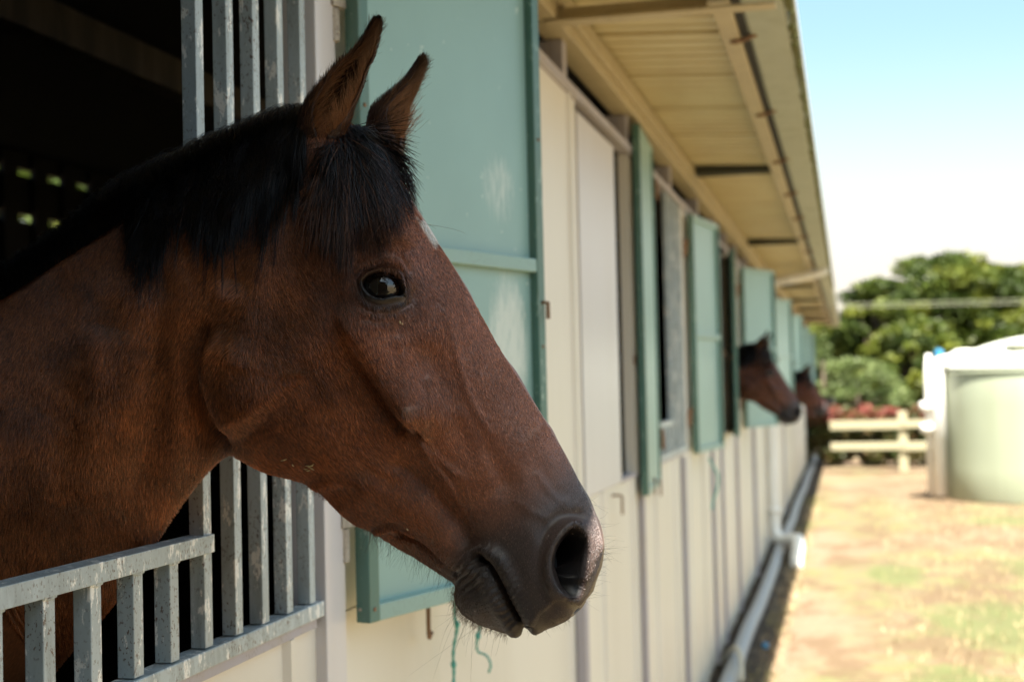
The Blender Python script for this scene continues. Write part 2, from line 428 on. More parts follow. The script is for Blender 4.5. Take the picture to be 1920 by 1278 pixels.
# sloping gutter drains
MB().box((.0, 3.66, 2.553), (.60, 3.72, 2.561)).box((.0, 3.70, 2.5615), (.424, 3.72, 2.60)).build('drain_channel', M['beam'], stable, bevel=.002)
dp = MB().tube([(.10, 13.3, 2.485), (.30, 13.3, 2.515), (.50, 13.3, 2.55), (.57, 13.3, 2.575), (.58, 13.3, 2.60)], .048, 16).build('gutter_outlet', M['pvc'], stable, smooth=True)
MB().tube([(.10, 13.3, 2.485), (.065, 13.3, 2.45), (.06, 13.3, 2.35), (.06, 13.3, .30), (.065, 13.29, .20), (.10, 13.26, .13), (.16, 13.2, .12), (.22, 13.1, .15), (.28, 12.95, .16), (.29, 12.7, .12), (.285, 12.45, .06), (.285, 12.3, -.02)], .055, 18).build('downpipe', M['pvc'], stable, smooth=True)
MB().tube([(.06, 13.3, .42), (.06, 13.3, .36)], .061, 18).build('pipe_collar', M['pvc'], stable, smooth=True)
MB().tube([(.06, 28.95, 1.2), (.06, 28.95, .1)], .05, 14).build('corner_pipe', M['pvc'], stable, smooth=True)
# sill rail
for s in STALLS:
    MB().box((-.03, s[0]+.0, SILL+.001), (.0095, s[2], SILL+.014)).build('sill', M['post'], stable)
# ---- shutters
def shutter(y, ang, w=.56, z0=1.248, z1=2.40, near=False, sheet_mat=None):
    s = empty('shutter', (.022 if ang > 4 else .032, y, z0), -R(ang)); s.parent = stable
    h = z1-z0; t = .026; f = .026
    MB().box((0, 0, 0), (t, f, h)).build('frame_stile', M['green_dark'], s, bevel=.002)
    MB().box((0, w-f, 0), (t, w, h)).build('frame_stile', M['green_dark'], s, bevel=.002)
    MB().box((.001, f+.0005, 0), (t-.001, w-f-.0005, f)).build('frame_rail', M['green'], s, bevel=.002)
    MB().box((.001, f+.0005, h-f), (t-.001, w-f-.0005, h)).build('frame_rail', M['green'], s, bevel=.002)
    MB().box((.012, f+.0005, .555), (t-.001, w-f-.0005, .580)).build('middle_rail', M['green'], s, bevel=.002)
    MB().box((.007, f, f), (.010, w-f, h-f)).build('sheet_panel', sheet_mat or M['sheet' if near else 'sheet_plain'], s)
    for hz in ((.14, h-.20) if not near else (.092, .875)):
        MB().tube([(-.006, -.018, hz), (-.006, -.018, hz+.05)], .0085, 14).box((-.012, -.032, hz+.052), (.004, .004, hz+.078)).box((-.014, -.040, hz-.012), (-.009, -.020, hz+.060)).build('hinge', M['rust'] if not near else M['worn'], s, bevel=.001)
    if near:
        for (sy_, sz_) in ((.012, .02), (.012, .40), (.012, .78), (.012, h-.02), (w-.012, .02), (w-.012, .42), (w-.012, .80)):
            MB().tube([(t-.001, sy_, sz_), (t+.0012, sy_, sz_), (t+.0022, sy_, sz_)], [.0035, .0034, .002], 10).build('screw', M['rust'], s)
            MB().tube([(.008, .0005, sz_), (.008, -.0022, sz_)], [.003, .0022], 8).build('screw', M['worn'], s) if sy_ < .1 else None
    MB().tube([(t+.001, w-.012, .50), (t+.012, w-.012, .50), (t+.012, w-.012, .47)], .004, 8).build('bolt', M['rust'], s)
    return s
for i, st in enumerate(STALLS):
    shutter(st[3], st[4], near=(i == 1), **(dict(z0=1.19, z1=2.53) if i == 2 else {}))
shutter(1.085, 150, w=.60, sheet_mat=M['timber_dark'])  # unseen extra leaf, added to keep light off the neck; dark panel limits bounce
# ---- grilles
def grille(parent, ys, z0, z1, wx=.019, wy=.021, xo=.012, mat=None):
    for y in ys:
        MB().box((xo-wx, y, z0), (xo, y+wy, z1)).build('bar', mat or M['steel'], parent, bevel=.0012)
sg = empty('stall_grille', (0, 1.53, 0)); sg.parent = stable
sg2 = empty('stall_gate', (0, 0, 0)); sg2.parent = stable
def rel(p, ys): return [y-p.location.y for y in ys]
grille(sg, rel(sg, [1.543, 1.629, 1.711, 1.793, 1.876]), 1.300, 2.415)
MB().box((-.012, -.68, 1.277), (.0155, .392, 1.2985)).build('bottom_rail', M['steel'], sg, bevel=.0015)
grille(sg2, [.862, .942, 1.028, 1.114, 1.200, 1.286, 1.373, 1.456], 1.300, 1.410, wx=.020)
tr = MB().box((-.012, .86, 1.4105), (.0165, 1.5625, 1.4315))
for y in [1.114, 1.200, 1.286, 1.373, 1.456]:
    tr.tube([(.0115, y-.002, 1.4095), (.013, y+.010, 1.4092), (.0115, y+.023, 1.4095)], [.0018, .0026, .002], 7)
tr.build('top_rail', M['steel'], sg2, bevel=.0012)
for i, st in enumerate(STALLS):
    if i == 1 or st[1] is None: continue
    gg = empty('stall_grille', (0, st[1], 0)); gg.parent = stable
    k = int((st[2]-st[1])/.083)+1
    grille(gg, [j*.083 for j in range(k)], 1.300, 2.415)
    MB().box((-.012, st[0]-st[1], 1.277), (.0155, st[2]-st[1], 1.2985)).build('bottom_rail', M['steel'], gg)
    g2 = empty('stall_gate', (0, st[0], 0)); g2.parent = stable
    k = int((st[1]-st[0])/.083)+1
    grille(g2, [.01+j*.083 for j in range(k)], 1.300, 1.410)
    MB().box((-.012, 0, 1.4105), (.0165, st[1]-st[0]+.02, 1.4315)).build('top_rail', M['steel'], g2)
# interior: back wall with vent slots, ceiling beam, partitions, floor
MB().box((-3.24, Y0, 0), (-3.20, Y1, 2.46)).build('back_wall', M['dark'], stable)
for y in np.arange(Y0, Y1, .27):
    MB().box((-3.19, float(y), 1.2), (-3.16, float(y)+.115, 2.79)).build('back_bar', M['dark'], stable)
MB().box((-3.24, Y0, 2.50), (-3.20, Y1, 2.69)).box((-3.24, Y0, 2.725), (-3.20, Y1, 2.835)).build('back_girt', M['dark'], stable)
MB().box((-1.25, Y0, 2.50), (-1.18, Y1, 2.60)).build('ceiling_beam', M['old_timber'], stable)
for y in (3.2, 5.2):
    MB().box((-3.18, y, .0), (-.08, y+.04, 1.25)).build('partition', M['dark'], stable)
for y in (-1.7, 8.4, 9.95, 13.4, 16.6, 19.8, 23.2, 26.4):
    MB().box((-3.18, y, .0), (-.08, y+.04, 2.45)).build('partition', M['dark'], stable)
MB().box((-3.24, Y0-.05, 0), (-.0, Y0-.002, 2.62)).build('end_wall', M['clad'], stable)
MB().box((-3.24, Y1+.002, 0), (-.0, Y1+.05, 2.62)).build('end_wall', M['clad'], stable)
MB().box((-3.198, Y0, .002), (-.04, Y1, .02)).build('floor', M['soil'], stable)
# hooks, small latches under the sills
def hook(y, z, mat='rust'):
    MB().tube([(.002, y, z), (.03, y, z), (.034, y, z-.004), (.034, y, z-.05), (.032, y+.01, z-.06), (.03, y+.03, z-.055)], .004, 8).build('hook', M[mat], stable, smooth=True)
hook(2.37, 1.225); hook(4.55, 1.235); hook(5.35, 1.235); hook(5.52, 1.215)

# ------------------------------------------------------------------ horse
YH = 1.46
class HN: pass
# stations: top px, bottom px, half widths (m) top->bottom at f = 0, 1/6 .. 1
ST = []
def S(T, B, w, worldspace=False):
    if worldspace:
        p = proj(np.array([[T[0], YH, T[1]], [B[0], YH, B[1]]])); T = (p[0][0], p[1][0]); B = (p[0][1], p[1][1])
    ST.append((T, B, w))
S((-2.28, 1.34), (-2.28, 1.18), [.02]*7, True)
S((-2.20, 1.46), (-2.22, 1.02), [.10]*7, True)
S((-1.95, 1.57), (-1.98, .92), [.12, .20, .25, .26, .24, .2, .15], True)
S((-1.50, 1.56), (-1.50, .84), [.12, .20, .26, .29, .29, .26, .18], True)
S((-1.05, 1.58), (-1.02, .82), [.08, .15, .22, .26, .27, .25, .18], True)
S((-.70, 1.64), (-.52, .92), [.05, .12, .17, .19, .20, .19, .14], True)
S((-.42, 1.66), (-.28, 1.12), [.045, .09, .12, .14, .14, .12, .08], True)
S((0, 558), (120, 1235), [.040, .07, .09, .105, .10, .08, .05])
S((110, 487), (205, 1140), [.038, .06, .08, .095, .09, .07, .04])
S((215, 418), (262, 1060), [.036, .055, .075, .085, .08, .055, .032])
S((342, 312), (312, 979), [.036, .055, .072, .08, .075, .052, .030])
S((430, 250), (360, 915), [.040, .055, .070, .078, .072, .055, .034])
S((515, 216), (405, 868), [.046, .058, .070, .076, .073, .062, .044])
S((590, 212), (434, 850), [.056, .066, .073, .078, .078, .072, .055])
S((648, 228), (458, 858), [.066, .074, .077, .081, .084, .080, .062])
S((702, 262), (498, 882), [.074, .082, .082, .084, .087, .084, .064])
S((746, 322), (548, 898), [.080, .090, .088, .086, .087, .084, .064])
S((776, 388), (590, 914), [.080, .095, .094, .086, .084, .081, .060])
S((803, 430), (628, 946), [.074, .090, .090, .081, .078, .075, .056])
S((839, 484), (668, 981), [.064, .080, .082, .074, .070, .066, .050])
S((887, 564), (715, 1006), [.054, .066, .071, .067, .061, .057, .044])
S((935, 650), (760, 1031), [.046, .057, .062, .059, .054, .050, .038])
S((976, 716), (802, 1056), [.041, .050, .055, .053, .049, .045, .034])
S((1020, 785), (836, 1080), [.037, .045, .050, .049, .047, .043, .031])
S((1058, 848), (853, 1098), [.036, .045, .050, .050, .048, .044, .031])
S((1088, 904), (853, 1122), [.037, .047, .053, .052, .048, .043, .033])
S((1112, 952), (864, 1148), [.040, .050, .056, .054, .048, .043, .035])
S((1126, 992), (888, 1166), [.044, .054, .058, .055, .047, .043, .036])
S((1132, 1025), (925, 1180), [.047, .056, .058, .054, .047, .043, .037])
S((1127, 1055), (952, 1186), [.047, .056, .057, .053, .047, .043, .038])
S((1118, 1076), (978, 1172), [.046, .054, .054, .051, .047, .043, .038])
S((1109, 1096), (1016, 1177), [.044, .050, .050, .048, .045, .042, .038])
S((1100, 1115), (1054, 1166), [.040, .044, .044, .043, .041, .039, .036])
S((1092, 1130), (1080, 1150), [.034]*7)
S((1083, 1140), (1079, 1145), [.012]*7)
A = np.array([[*t, *b, *w] for t, b, w in ST], float)
K = len(A)
# sample parameters: dense over the visible part
ks = []
for k in range(K-1):
    L = max(np.hypot(*(A[k+1, :2]-A[k, :2])), np.hypot(*(A[k+1, 2:4]-A[k, 2:4])))
    nn = max(4, int(L/2.3)) if k >= 7 else max(5, int(L/16))
    ks += list(k+np.arange(nn)/nn)
ks.append(K-1-1e-6); ks = np.array(ks)
def catmull(Y, t):
    i = np.clip(np.floor(t).astype(int), 0, len(Y)-2); u = (t-i)[:, None]
    p0 = Y[np.clip(i-1, 0, len(Y)-1)]; p1 = Y[i]; p2 = Y[i+1]; p3 = Y[np.clip(i+2, 0, len(Y)-1)]
    m1 = (p2-p0)/2; m2 = (p3-p1)/2
    return (2*u**3-3*u**2+1)*p1 + (u**3-2*u**2+u)*m1 + (-2*u**3+3*u**2)*p2 + (u**3-u**2)*m2
CT = catmull(A, ks)
Tt, Bt, Wc = CT[:, :2].copy(), CT[:, 2:4].copy(), CT[:, 4:]
MR = 300
ang = np.linspace(0, math.pi, MR+1)
fcurve = (1-np.cos(ang))/2
PEXP = 2.35
edge = np.power(np.clip(1-np.abs(2*fcurve-1)**PEXP, 0, 1), 1/PEXP)
wi = np.clip(fcurve*6, 0, 5.999999)
Wf = catmull(Wc.T, wi).T                       # ns x (MR+1)
LAT = Wf*edge[None, :]
ns = len(ks)
# far side is slimmer where the neck passes the grille
farm = np.interp(ks, [0, 6, 8, 9, 11, 13, 15, 34], [1, 1, .7, .5, .5, .75, 1, 1])
Tp, Bp = Tt.copy(), Bt.copy()
def base_surface(Tp, Bp, side):
    c = Tp[:, None, :] + (Bp-Tp)[:, None, :]*fcurve[None, :, None]
    P = on_y(c[..., 0], c[..., 1], np.full(c.shape[:2], YH))
    if side == 0: P[..., 1] -= LAT
    else: P[..., 1] += LAT*farm[:, None]
    return P
vis = ks > 6.5
ax = (Tt-Bt); axl = np.linalg.norm(ax, axis=1); ax = ax/axl[:, None]
for it in range(5):
    un, vn = proj(base_surface(Tp, Bp, 0)); uf, vf = proj(base_surface(Tp, Bp, 1))
    a = np.concatenate([un*ax[:, :1]+vn*ax[:, 1:], uf*ax[:, :1]+vf*ax[:, 1:]], 1)
    eT = (Tt*ax).sum(1)-a.max(1); eB = (Bt*ax).sum(1)-a.min(1)
    eT = np.clip(eT, -30, 30); eB = np.clip(eB, -30, 30)
    kern = np.ones(9)/9
    eT = np.convolve(np.pad(eT, 4, 'edge'), kern, 'valid'); eB = np.convolve(np.pad(eB, 4, 'edge'), kern, 'valid')
    wgt = np.clip((ks-6.5)/2, 0, 1)*np.clip((K-2-ks)/3, .0, 1)
    Tp += ax*(eT*wgt*.8)[:, None]; Bp += ax*(eB*wgt*.8)[:, None]

def pdist(u, v, poly):
    """distance, signed distance (right of travel > 0), parameter 0..1"""
    poly = np.array(poly, float); best = np.full(u.shape, 1e9); sg = np.zeros(u.shape); par = np.zeros(u.shape)
    seg = np.diff(poly, axis=0); L = np.hypot(seg[:, 0], seg[:, 1]); cum = np.concatenate([[0], np.cumsum(L)])
    for i in range(len(seg)):
        dx, dy = u-poly[i, 0], v-poly[i, 1]
        t = np.clip((dx*seg[i, 0]+dy*seg[i, 1])/L[i]**2, 0, 1)
        qx, qy = dx-t*seg[i, 0], dy-t*seg[i, 1]; d = np.hypot(qx, qy)
        mk = d < best
        best = np.where(mk, d, best); sg = np.where(mk, np.sign(seg[i, 0]*dy-seg[i, 1]*dx), sg); par = np.where(mk, (cum[i]+t*L[i])/cum[-1], par)
    return best, best*sg, par
def sstep(a, b, x):
    t = np.clip((x-a)/(b-a), 0, 1); return t*t*(3-2*t)
def gs(x, s): return np.exp(-(x/s)**2)
def smooth_poly(p, n=60):
    p = np.array(p, float); return catmull(p, np.linspace(0, len(p)-1.0001, n))
def inside(u, v, poly):
    poly = np.asarray(poly); c = np.zeros(u.shape, bool); n = len(poly); j = n-1
    for i in range(n):
        xi, yi = poly[i]; xj, yj = poly[j]
        cond = ((yi > v) != (yj > v)) & (u < (xj-xi)*(v-yi)/(yj-yi+1e-12)+xi)
        c ^= cond; j = i
    return c
def closed(p, n=90):
    p = list(p); q = [p[-1]]+p+[p[0], p[1]]
    q = np.array(q, float); return catmull(q, np.linspace(1, len(p)+1-1e-4, n))
EYE = closed([(681, 534), (690, 521), (711, 515), (732, 520), (743, 534), (751, 555), (738, 559), (711, 562), (690, 552)])
LIDO = closed([(675, 529), (686, 511), (710, 502), (736, 507), (749, 525), (757, 552), (744, 566), (712, 571), (686, 559)])
NOS = closed([(1076, 989), (1055, 1003), (1040, 1028), (1034, 1060), (1042, 1092), (1060, 1112), (1078, 1116), (1092, 1092), (1100, 1062), (1102, 1030), (1096, 1004)])
CREASE = smooth_poly([(402, 590), (384, 628), (373, 660), (367, 700), (372, 732), (384, 763), (410, 808), (436, 842)])
CREST = smooth_poly([(628, 560), (655, 600), (688, 655), (728, 715), (768, 776)])
MOUTH = smooth_poly([(900, 1047), (918, 1057), (932, 1080), (944, 1104), (957, 1130), (970, 1152), (984, 1172)])
VEINS = [([(712, 700), (735, 745), (752, 778)], 6, .0010), ([(806, 785), (796, 830), (835, 872), (880, 905)], 9, .0013), ([(860, 750), (900, 850), (930, 925)], 16, .0012), ([(1000, 800), (1040, 880), (1060, 930)], 18, .0012), ([(745, 620), (762, 690), (775, 760)], 14, .0010),
         ([(560, 930-10), (620, 900), (690, 905), (740, 940)], 12, .0012), ([(660, 830), (700, 870), (760, 900)], 9, .0010),
         ([(770, 785), (800, 850), (840, 905), (870, 960)], 6, .0016), ([(700, 690), (720, 745), (760, 790), (800, 800)], 5, .0010),
         ([(690, 1000), (740, 985), (800, 1010), (850, 1060)], 6, .0018), ([(800, 700), (810, 760), (790, 800)], 6, .0010),
         ([(830, 560), (850, 640), (880, 740), (930, 830)], 9, .0010), ([(560, 640), (600, 700), (640, 780), (700, 850)], 16, .0010),
         ([(1000, 880), (1030, 920), (1070, 950)], 8, .0005), ([(960, 930), (1000, 960), (1040, 975)], 9, .0004),
         ([(480, 640), (520, 720), (580, 800)], 18, -.0008)]
def vnoise(u, v, sc_, seed):
    r2 = np.random.default_rng(seed); g_ = r2.random((64, 64)); x = u/sc_; y = v/sc_
    xi = np.floor(x).astype(int); yi = np.floor(y).astype(int); fx = x-xi; fy = y-yi
    fx = fx*fx*(3-2*fx); fy = fy*fy*(3-2*fy)
    G = lambda a, b: g_[a % 64, b % 64]
    return ((G(xi, yi)*(1-fx)+G(xi+1, yi)*fx)*(1-fy) + (G(xi, yi+1)*(1-fx)+G(xi+1, yi+1)*fx)*fy)-.5
def relief(u, v):
    D = np.zeros(u.shape)
    # jaw (masseter) disc: raised in front of the crease, sunk along it
    d, s, p = pdist(u, v, CREASE)
    fade = sstep(0, .25, p)*sstep(1, .80, p)
    D += fade*(.0080*sstep(-3, 34, -s)*gs(np.clip(d-34, 0, None), 120) - .0090*gs(np.where(s > 0, d/1.9, d), 15))
    D += .0035*gs(np.hypot(u-500, v-760), 90)
    D -= .0030*gs(np.hypot((u-640)/.8, v-760), 70)
    # facial crest
    d, s, p = pdist(u, v, CREST)
    am = sstep(0, .35, p)*(.55+.45*p)
    D += .0105*am*np.where(s > 0, gs(d, 17), gs(d, 42))
    d2, s2, p2 = pdist(u, v, CREST + np.array([-22, 14]))
    D -= .0045*sstep(.1, .6, p2)*gs(d2, 15)
    D += .003*gs(np.hypot(u-770, v-775), 14)
    # under the cheek ridge / nasal groove
    d, s, p = pdist(u, v, smooth_poly([(790, 620), (830, 720), (880, 820), (940, 900)]))
    D -= .0035*gs(d, 34)*sstep(0, .2, p)
    d, s, p = pdist(u, v, smooth_poly([(700, 850), (770, 885), (830, 940), (870, 1000), (890, 1040)]))
    D -= .0045*gs(d, 20)*sstep(0, .3, p)
    d, s, p = pdist(u, v, smooth_poly([(690, 920), (760, 950), (820, 1000), (850, 1045)]))
    D += .0035*gs(d, 26)
    d, s, p = pdist(u, v, smooth_poly([(745, 995), (790, 1015), (830, 1045), (852, 1070)]))
    D -= .0030*gs(d, 6)
    # orbit, brow and hollow
    D += .010*gs(np.hypot((u-716), (v-528)), 62)
    D += .0055*gs(np.hypot((u-735)/1.3, (v-478)/.8), 34)
    D -= .0060*gs(np.hypot((u-675)/.9, (v-415)/1.1), 42)
    D += .0035*gs(np.hypot((u-620), (v-470)/1.4), 50)
    D -= .0030*gs(np.hypot((u-770)/.7, (v-560)/1.2), 22)
    D += .010*gs(np.hypot((u-598)/.9, (v-262)/1.1), 44)
    # lids
    r1, _, _ = pdist(u, v, EYE); r2_, _, _ = pdist(u, v, LIDO); ins = inside(u, v, EYE)
    D += np.where(ins, -.0160*sstep(0, 6, r1) - .001, (.0012+.0012*sstep(545, 520, v))*gs(r1-3, 5))
    up = sstep(560, 520, v)
    D -= .0032*gs(r2_, 3.5)*(.35+.65*up)*(~ins)
    d, s, p = pdist(u, v, smooth_poly([(672, 500), (700, 488), (735, 490), (760, 515)])); D -= .0010*gs(d, 5)
    for kk, (pp, dd) in enumerate((([(678, 572), (705, 585), (740, 583), (765, 570)], .0009), ([(685, 594), (705, 600), (730, 600)], .0005))):
        d, s, p = pdist(u, v, smooth_poly(pp)); D -= dd*gs(d, 4)
    # nostril
    rn, _, _ = pdist(u, v, NOS); inn = inside(u, v, NOS)
    left = sstep(1110, 1050, u)
    D += np.where(inn, -.026*sstep(-2, 20, rn), .0048*gs(rn-6, 12)*(.35+.65*left))
    d, s, p = pdist(u, v, smooth_poly([(1085, 965), (1050, 968), (1025, 990), (1014, 1030), (1014, 1075), (1030, 1108), (1055, 1128)]))
    D -= .0022*gs(d, 12)*(1-.6*p)*(~inn)
    D += .0012*gs(np.hypot(u-1092, v-1000), 16)*inn
    # mouth
    d, s, p = pdist(u, v, MOUTH)
    D -= .0050*gs(d, 3.8)*sstep(1, .85, p)
    D += .0035*gs(d-20, 13)
    side_w = np.where(s < 0, .0004, .0004)*gs(d-14, 20)*(.5+vnoise(u, v, 30, 13)*1.4+.3)
    D += side_w*np.sin(p*2*math.pi*15 + d*.12 + 9*vnoise(u, v, 28, 3))*sstep(0, .15, p+.08)
    D += .0008*gs(np.hypot((u-885)/.8, v-1075), 30)*np.sin((u*.6+v)*.38 + 5*vnoise(u, v, 22, 5))
    D += .0045*gs(np.hypot((u-905), (v-1130)), 34)
    D += .0020*gs(np.hypot((u-1000), (v-1130)), 38)
    # throat latch folds and neck muscles
    for q, (pp, sg_, dd) in enumerate((([(560, 290), (520, 360), (470, 440), (420, 560)], 26, -.006), ([(300, 480), (290, 640), (280, 800), (250, 950)], 30, -.004),
                       ([(400, 600), (350, 720), (330, 850), (330, 930)], 24, .003), ([(200, 600), (180, 760), (150, 950)], 36, .004),
                       ([(600, 320), (575, 345), (555, 352)], 5, -.0020), ([(612, 330), (590, 362), (560, 385)], 5, -.0020), ([(618, 345), (605, 385), (580, 410)], 5, -.0018))):
        d, s, p = pdist(u, v, smooth_poly(pp)); D += dd*gs(d, sg_)*sstep(0, .15, p)*sstep(1, .85, p)
    for pp, sg_, dd in VEINS:
        d, s, p = pdist(u, v, smooth_poly(pp)); D += dd*gs(d, sg_)*sstep(0, .15, p)*sstep(1, .8, p)
    D += .0024*vnoise(u, v, 70, 1) + .0006*vnoise(u, v, 30, 2)
    D += .00010*vnoise(u, v, 9, 4)
    return D*1.8
def gnormals(P):
    a = np.gradient(P, axis=0); b = np.gradient(P, axis=1)
    n_ = np.cross(a, b); n_ /= (np.linalg.norm(n_, axis=2, keepdims=True)+1e-12); return n_
PN = base_surface(Tp, Bp, 0)
u0, v0 = proj(PN)
NN = gnormals(PN)
if NN[ns//2, MR//2, 1] > 0: NN = -NN
def boxblur(X):
    X = (np.roll(X, 1, 0)+X+np.roll(X, -1, 0))/3; return X
NN[:, 0] = NN[:, 1]; NN[:, -1] = NN[:, -2]
visw = np.clip((ks-6.8)/1.2, 0, 1)[:, None]
DD = relief(u0, v0)*visw*sstep(0, .22, edge)[None, :]
DD *= np.clip((K-1-ks)/1.5, 0, 1)[:, None]
DD *= 1-sstep(.90, .975, fcurve)[None, :]*sstep(22, 24, ks)[:, None]
PN2 = PN + NN*DD[..., None]
PF = base_surface(Tp, Bp, 1); NF = NN.copy(); NF[..., 1] *= -1
PF2 = PF + NF*DD[..., None]
# colour per vertex of coat (near side map, mirrored)
def coat_colour(u, v):
    c = np.empty(u.shape+(3,)); base = np.array([.195, .069, .025]); c[:] = base
    n1 = vnoise(u, v, 60, 21)[..., None]; n2 = vnoise(u, v, 24, 22)[..., None]
    c *= (1+.75*n1+.35*n2)
    def blend(wt, colr): c[:] = c*(1-wt[..., None]) + np.array(colr)*wt[..., None]
    # front of face lightened to paint its highlight; muzzle dark grey
    d, s, p = pdist(u, v, np.array([(700, 430), (900, 700), (1090, 960)])); blend(.55*gs(d-60, 110), (.27, .115, .074))
    t = sstep(0, 1, ((u-900)*.62+(v-900)*.78+10)/150); blend(.92*t, (.048, .040, .040))
    d, s, p = pdist(u, v, MOUTH); blend(.8*gs(d, 50), (.022, .018, .017))
    rn, _, _ = pdist(u, v, NOS); blend(.97*np.where(inside(u, v, NOS), 1, .6*gs(rn, 6)), (.006, .005, .006))
    blend(.85*gs(np.hypot((u-722)/1.35, v-545), 54), (.026, .021, .020))
    r1, _, _ = pdist(u, v, EYE); blend(.97*np.where(inside(u, v, EYE), 1, gs(r1, 15)), (.007, .007, .008))
    blend(.4*gs(np.hypot(u-769, v-775), 18), (.24, .10, .04))
    # neck darker towards the crest
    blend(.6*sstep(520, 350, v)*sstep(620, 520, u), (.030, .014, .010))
    # star on the forehead
    return np.clip(c, 0, 1)
un2, vn2 = proj(PN2)
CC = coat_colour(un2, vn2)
# star: real white patch across the forehead centre
wh = (gs(np.hypot((Tp[:, 0]-806)/1.0, (Tp[:, 1]-432)/1.0), 30) )
starw = (sstep(.30, .62, wh[:, None]+.5*vnoise(un2, vn2, 5, 55))*sstep(.012, .002, fcurve)[None, :])
CC = CC*(1-starw[..., None]) + np.array([.62, .58, .55])*starw[..., None]

# assemble rings
inner = PF2[:, 1:-1][:, ::-1]
RING = np.concatenate([PN2, inner], 1); CR = np.concatenate([CC, CC[:, 1:-1][:, ::-1]], 1)
nr = RING.shape[1]
UVs = np.concatenate([np.linspace(0, 1, MR+1), np.linspace(1, 0, MR+1)[1:-1]])
arc = np.concatenate([[0], np.cumsum(np.linalg.norm(np.diff((PN[:, 40]+PN[:, 150]+PN[:, 250])/3, axis=0), axis=1))])
V = RING.reshape(-1, 3)
ii, jj = np.meshgrid(np.arange(ns-1), np.arange(nr), indexing='ij')
j2 = (jj+1) % nr
Fq = np.stack([ii*nr+jj, (ii+1)*nr+jj, (ii+1)*nr+j2, ii*nr+j2], -1).reshape(-1, 4)
allV = [V]; allF = [Fq]; allC = [CR.reshape(-1, 3)]; allFl = [np.stack([np.repeat(arc, nr), np.tile(UVs*.30, ns)], 1)]
def add_grid(P, C, closed_ring=True, flow=None):
    a, b, _ = P.shape; off = sum(len(x) for x in allV)
    i_, j_ = np.meshgrid(np.arange(a-1), np.arange(b if closed_ring else b-1), indexing='ij'); jn = (j_+1) % b
    allV.append(P.reshape(-1, 3)); allF.append(off+np.stack([i_*b+j_, (i_+1)*b+j_, (i_+1)*b+jn, i_*b+jn], -1).reshape(-1, 4))
    allC.append(np.broadcast_to(C, P.shape).reshape(-1, 3).copy())
    fu = np.repeat(np.arange(a)*.002, b); fv = np.tile(np.arange(b)*.002, a); allFl.append(np.stack([fu, fv], 1))
# ears: curled leaf, opening forward and outward
EARS = []
def ear(rows, yb, yt, openv0, side):
    """rows: (v, left u, right u) outline of the ear in the photograph, tip first"""
    rows = np.array(rows[::-1], float); nL, nA = 80, 52
    rr_ = catmull(rows, np.linspace(0, len(rows)-1.0001, nL)); l = np.linspace(0, 1, nL)
    cu_, cv_, wd = (rr_[:, 1]+rr_[:, 2])/2, rr_[:, 0], rr_[:, 2]-rr_[:, 1]
    C = on_y(cu_, cv_, yb+(yt-yb)*l)
    dep = (C-CAM)@_F
    tang = np.gradient(C, axis=0); tang /= np.linalg.norm(tang, axis=1, keepdims=True)
    up = np.array([0, 0, 1.]); slope = np.abs(tang@up)
    rad = np.maximum(wd, 1.5)/2*dep/FPX*np.clip(slope, .55, 1)
    axn = (C[-1]-C[0])/np.linalg.norm(C[-1]-C[0])
    openv = np.array(openv0, float); openv -= axn*(openv@axn); openv /= np.linalg.norm(openv)
    sv = np.cross(axn, openv)
    half = np.interp(l, [0, .12, .28, .45, .7, .88, 1], [179, 172, 132, 110, 106, 112, 125])*math.pi/180
    th = np.linspace(-1, 1, nA)
    outer = np.zeros((nL, nA, 3)); inn_ = np.zeros((nL, nA, 3))
    for i in range(nL):
        t_ = tang[i]; o_ = openv-t_*(openv@t_); o_ /= np.linalg.norm(o_); s_ = np.cross(t_, o_)
        a = th*half[i]; cx = -np.cos(a); sx = np.sin(a); shp = np.abs(a)/math.pi
        r = rad[i]*(1 - .06*shp); r_in = r-.0026*min(1, rad[i]/.012)
        outer[i] = C[i] + o_*(cx*r)[:, None] + s_*(sx*r)[:, None]
        inn_[i] = C[i] + o_*(cx*r_in)[:, None] + s_*(sx*r_in)[:, None]
    ring = np.concatenate([outer, inn_[:, ::-1]], 1)
    cb = np.array([.042, .017, .010]); ci = np.array([.022, .011, .008]); dk = np.array([.010, .008, .008])
    colr = np.zeros(ring.shape); colr[:, :nA] = cb; colr[:, nA:] = ci
    tw = sstep(.62, .95, l)[:, None, None]; colr = colr*(1-tw*.9)+dk*tw*.9
    add_grid(ring, colr)
    EARS.append((C, outer, inn_, l, openv, sv, axn))
ear([(31, 711, 716), (35, 705, 716), (41, 699, 715), (54, 690, 714), (72, 680, 712), (106, 655, 706), (135, 619, 699), (175, 583, 684), (207, 560, 671), (238, 553, 655), (275, 556, 646), (315, 572, 640)], YH-.036, YH-.062, (.50, -.86, .0), 1)
ear([(103, 797, 802), (107, 790, 801), (118, 782, 800), (135, 771, 797), (164, 748, 791), (191, 716, 782), (215, 690, 772), (244, 684, 758), (275, 684, 758), (310, 690, 750)], YH+.030, YH+.058, (.93, -.36, 0), -1)
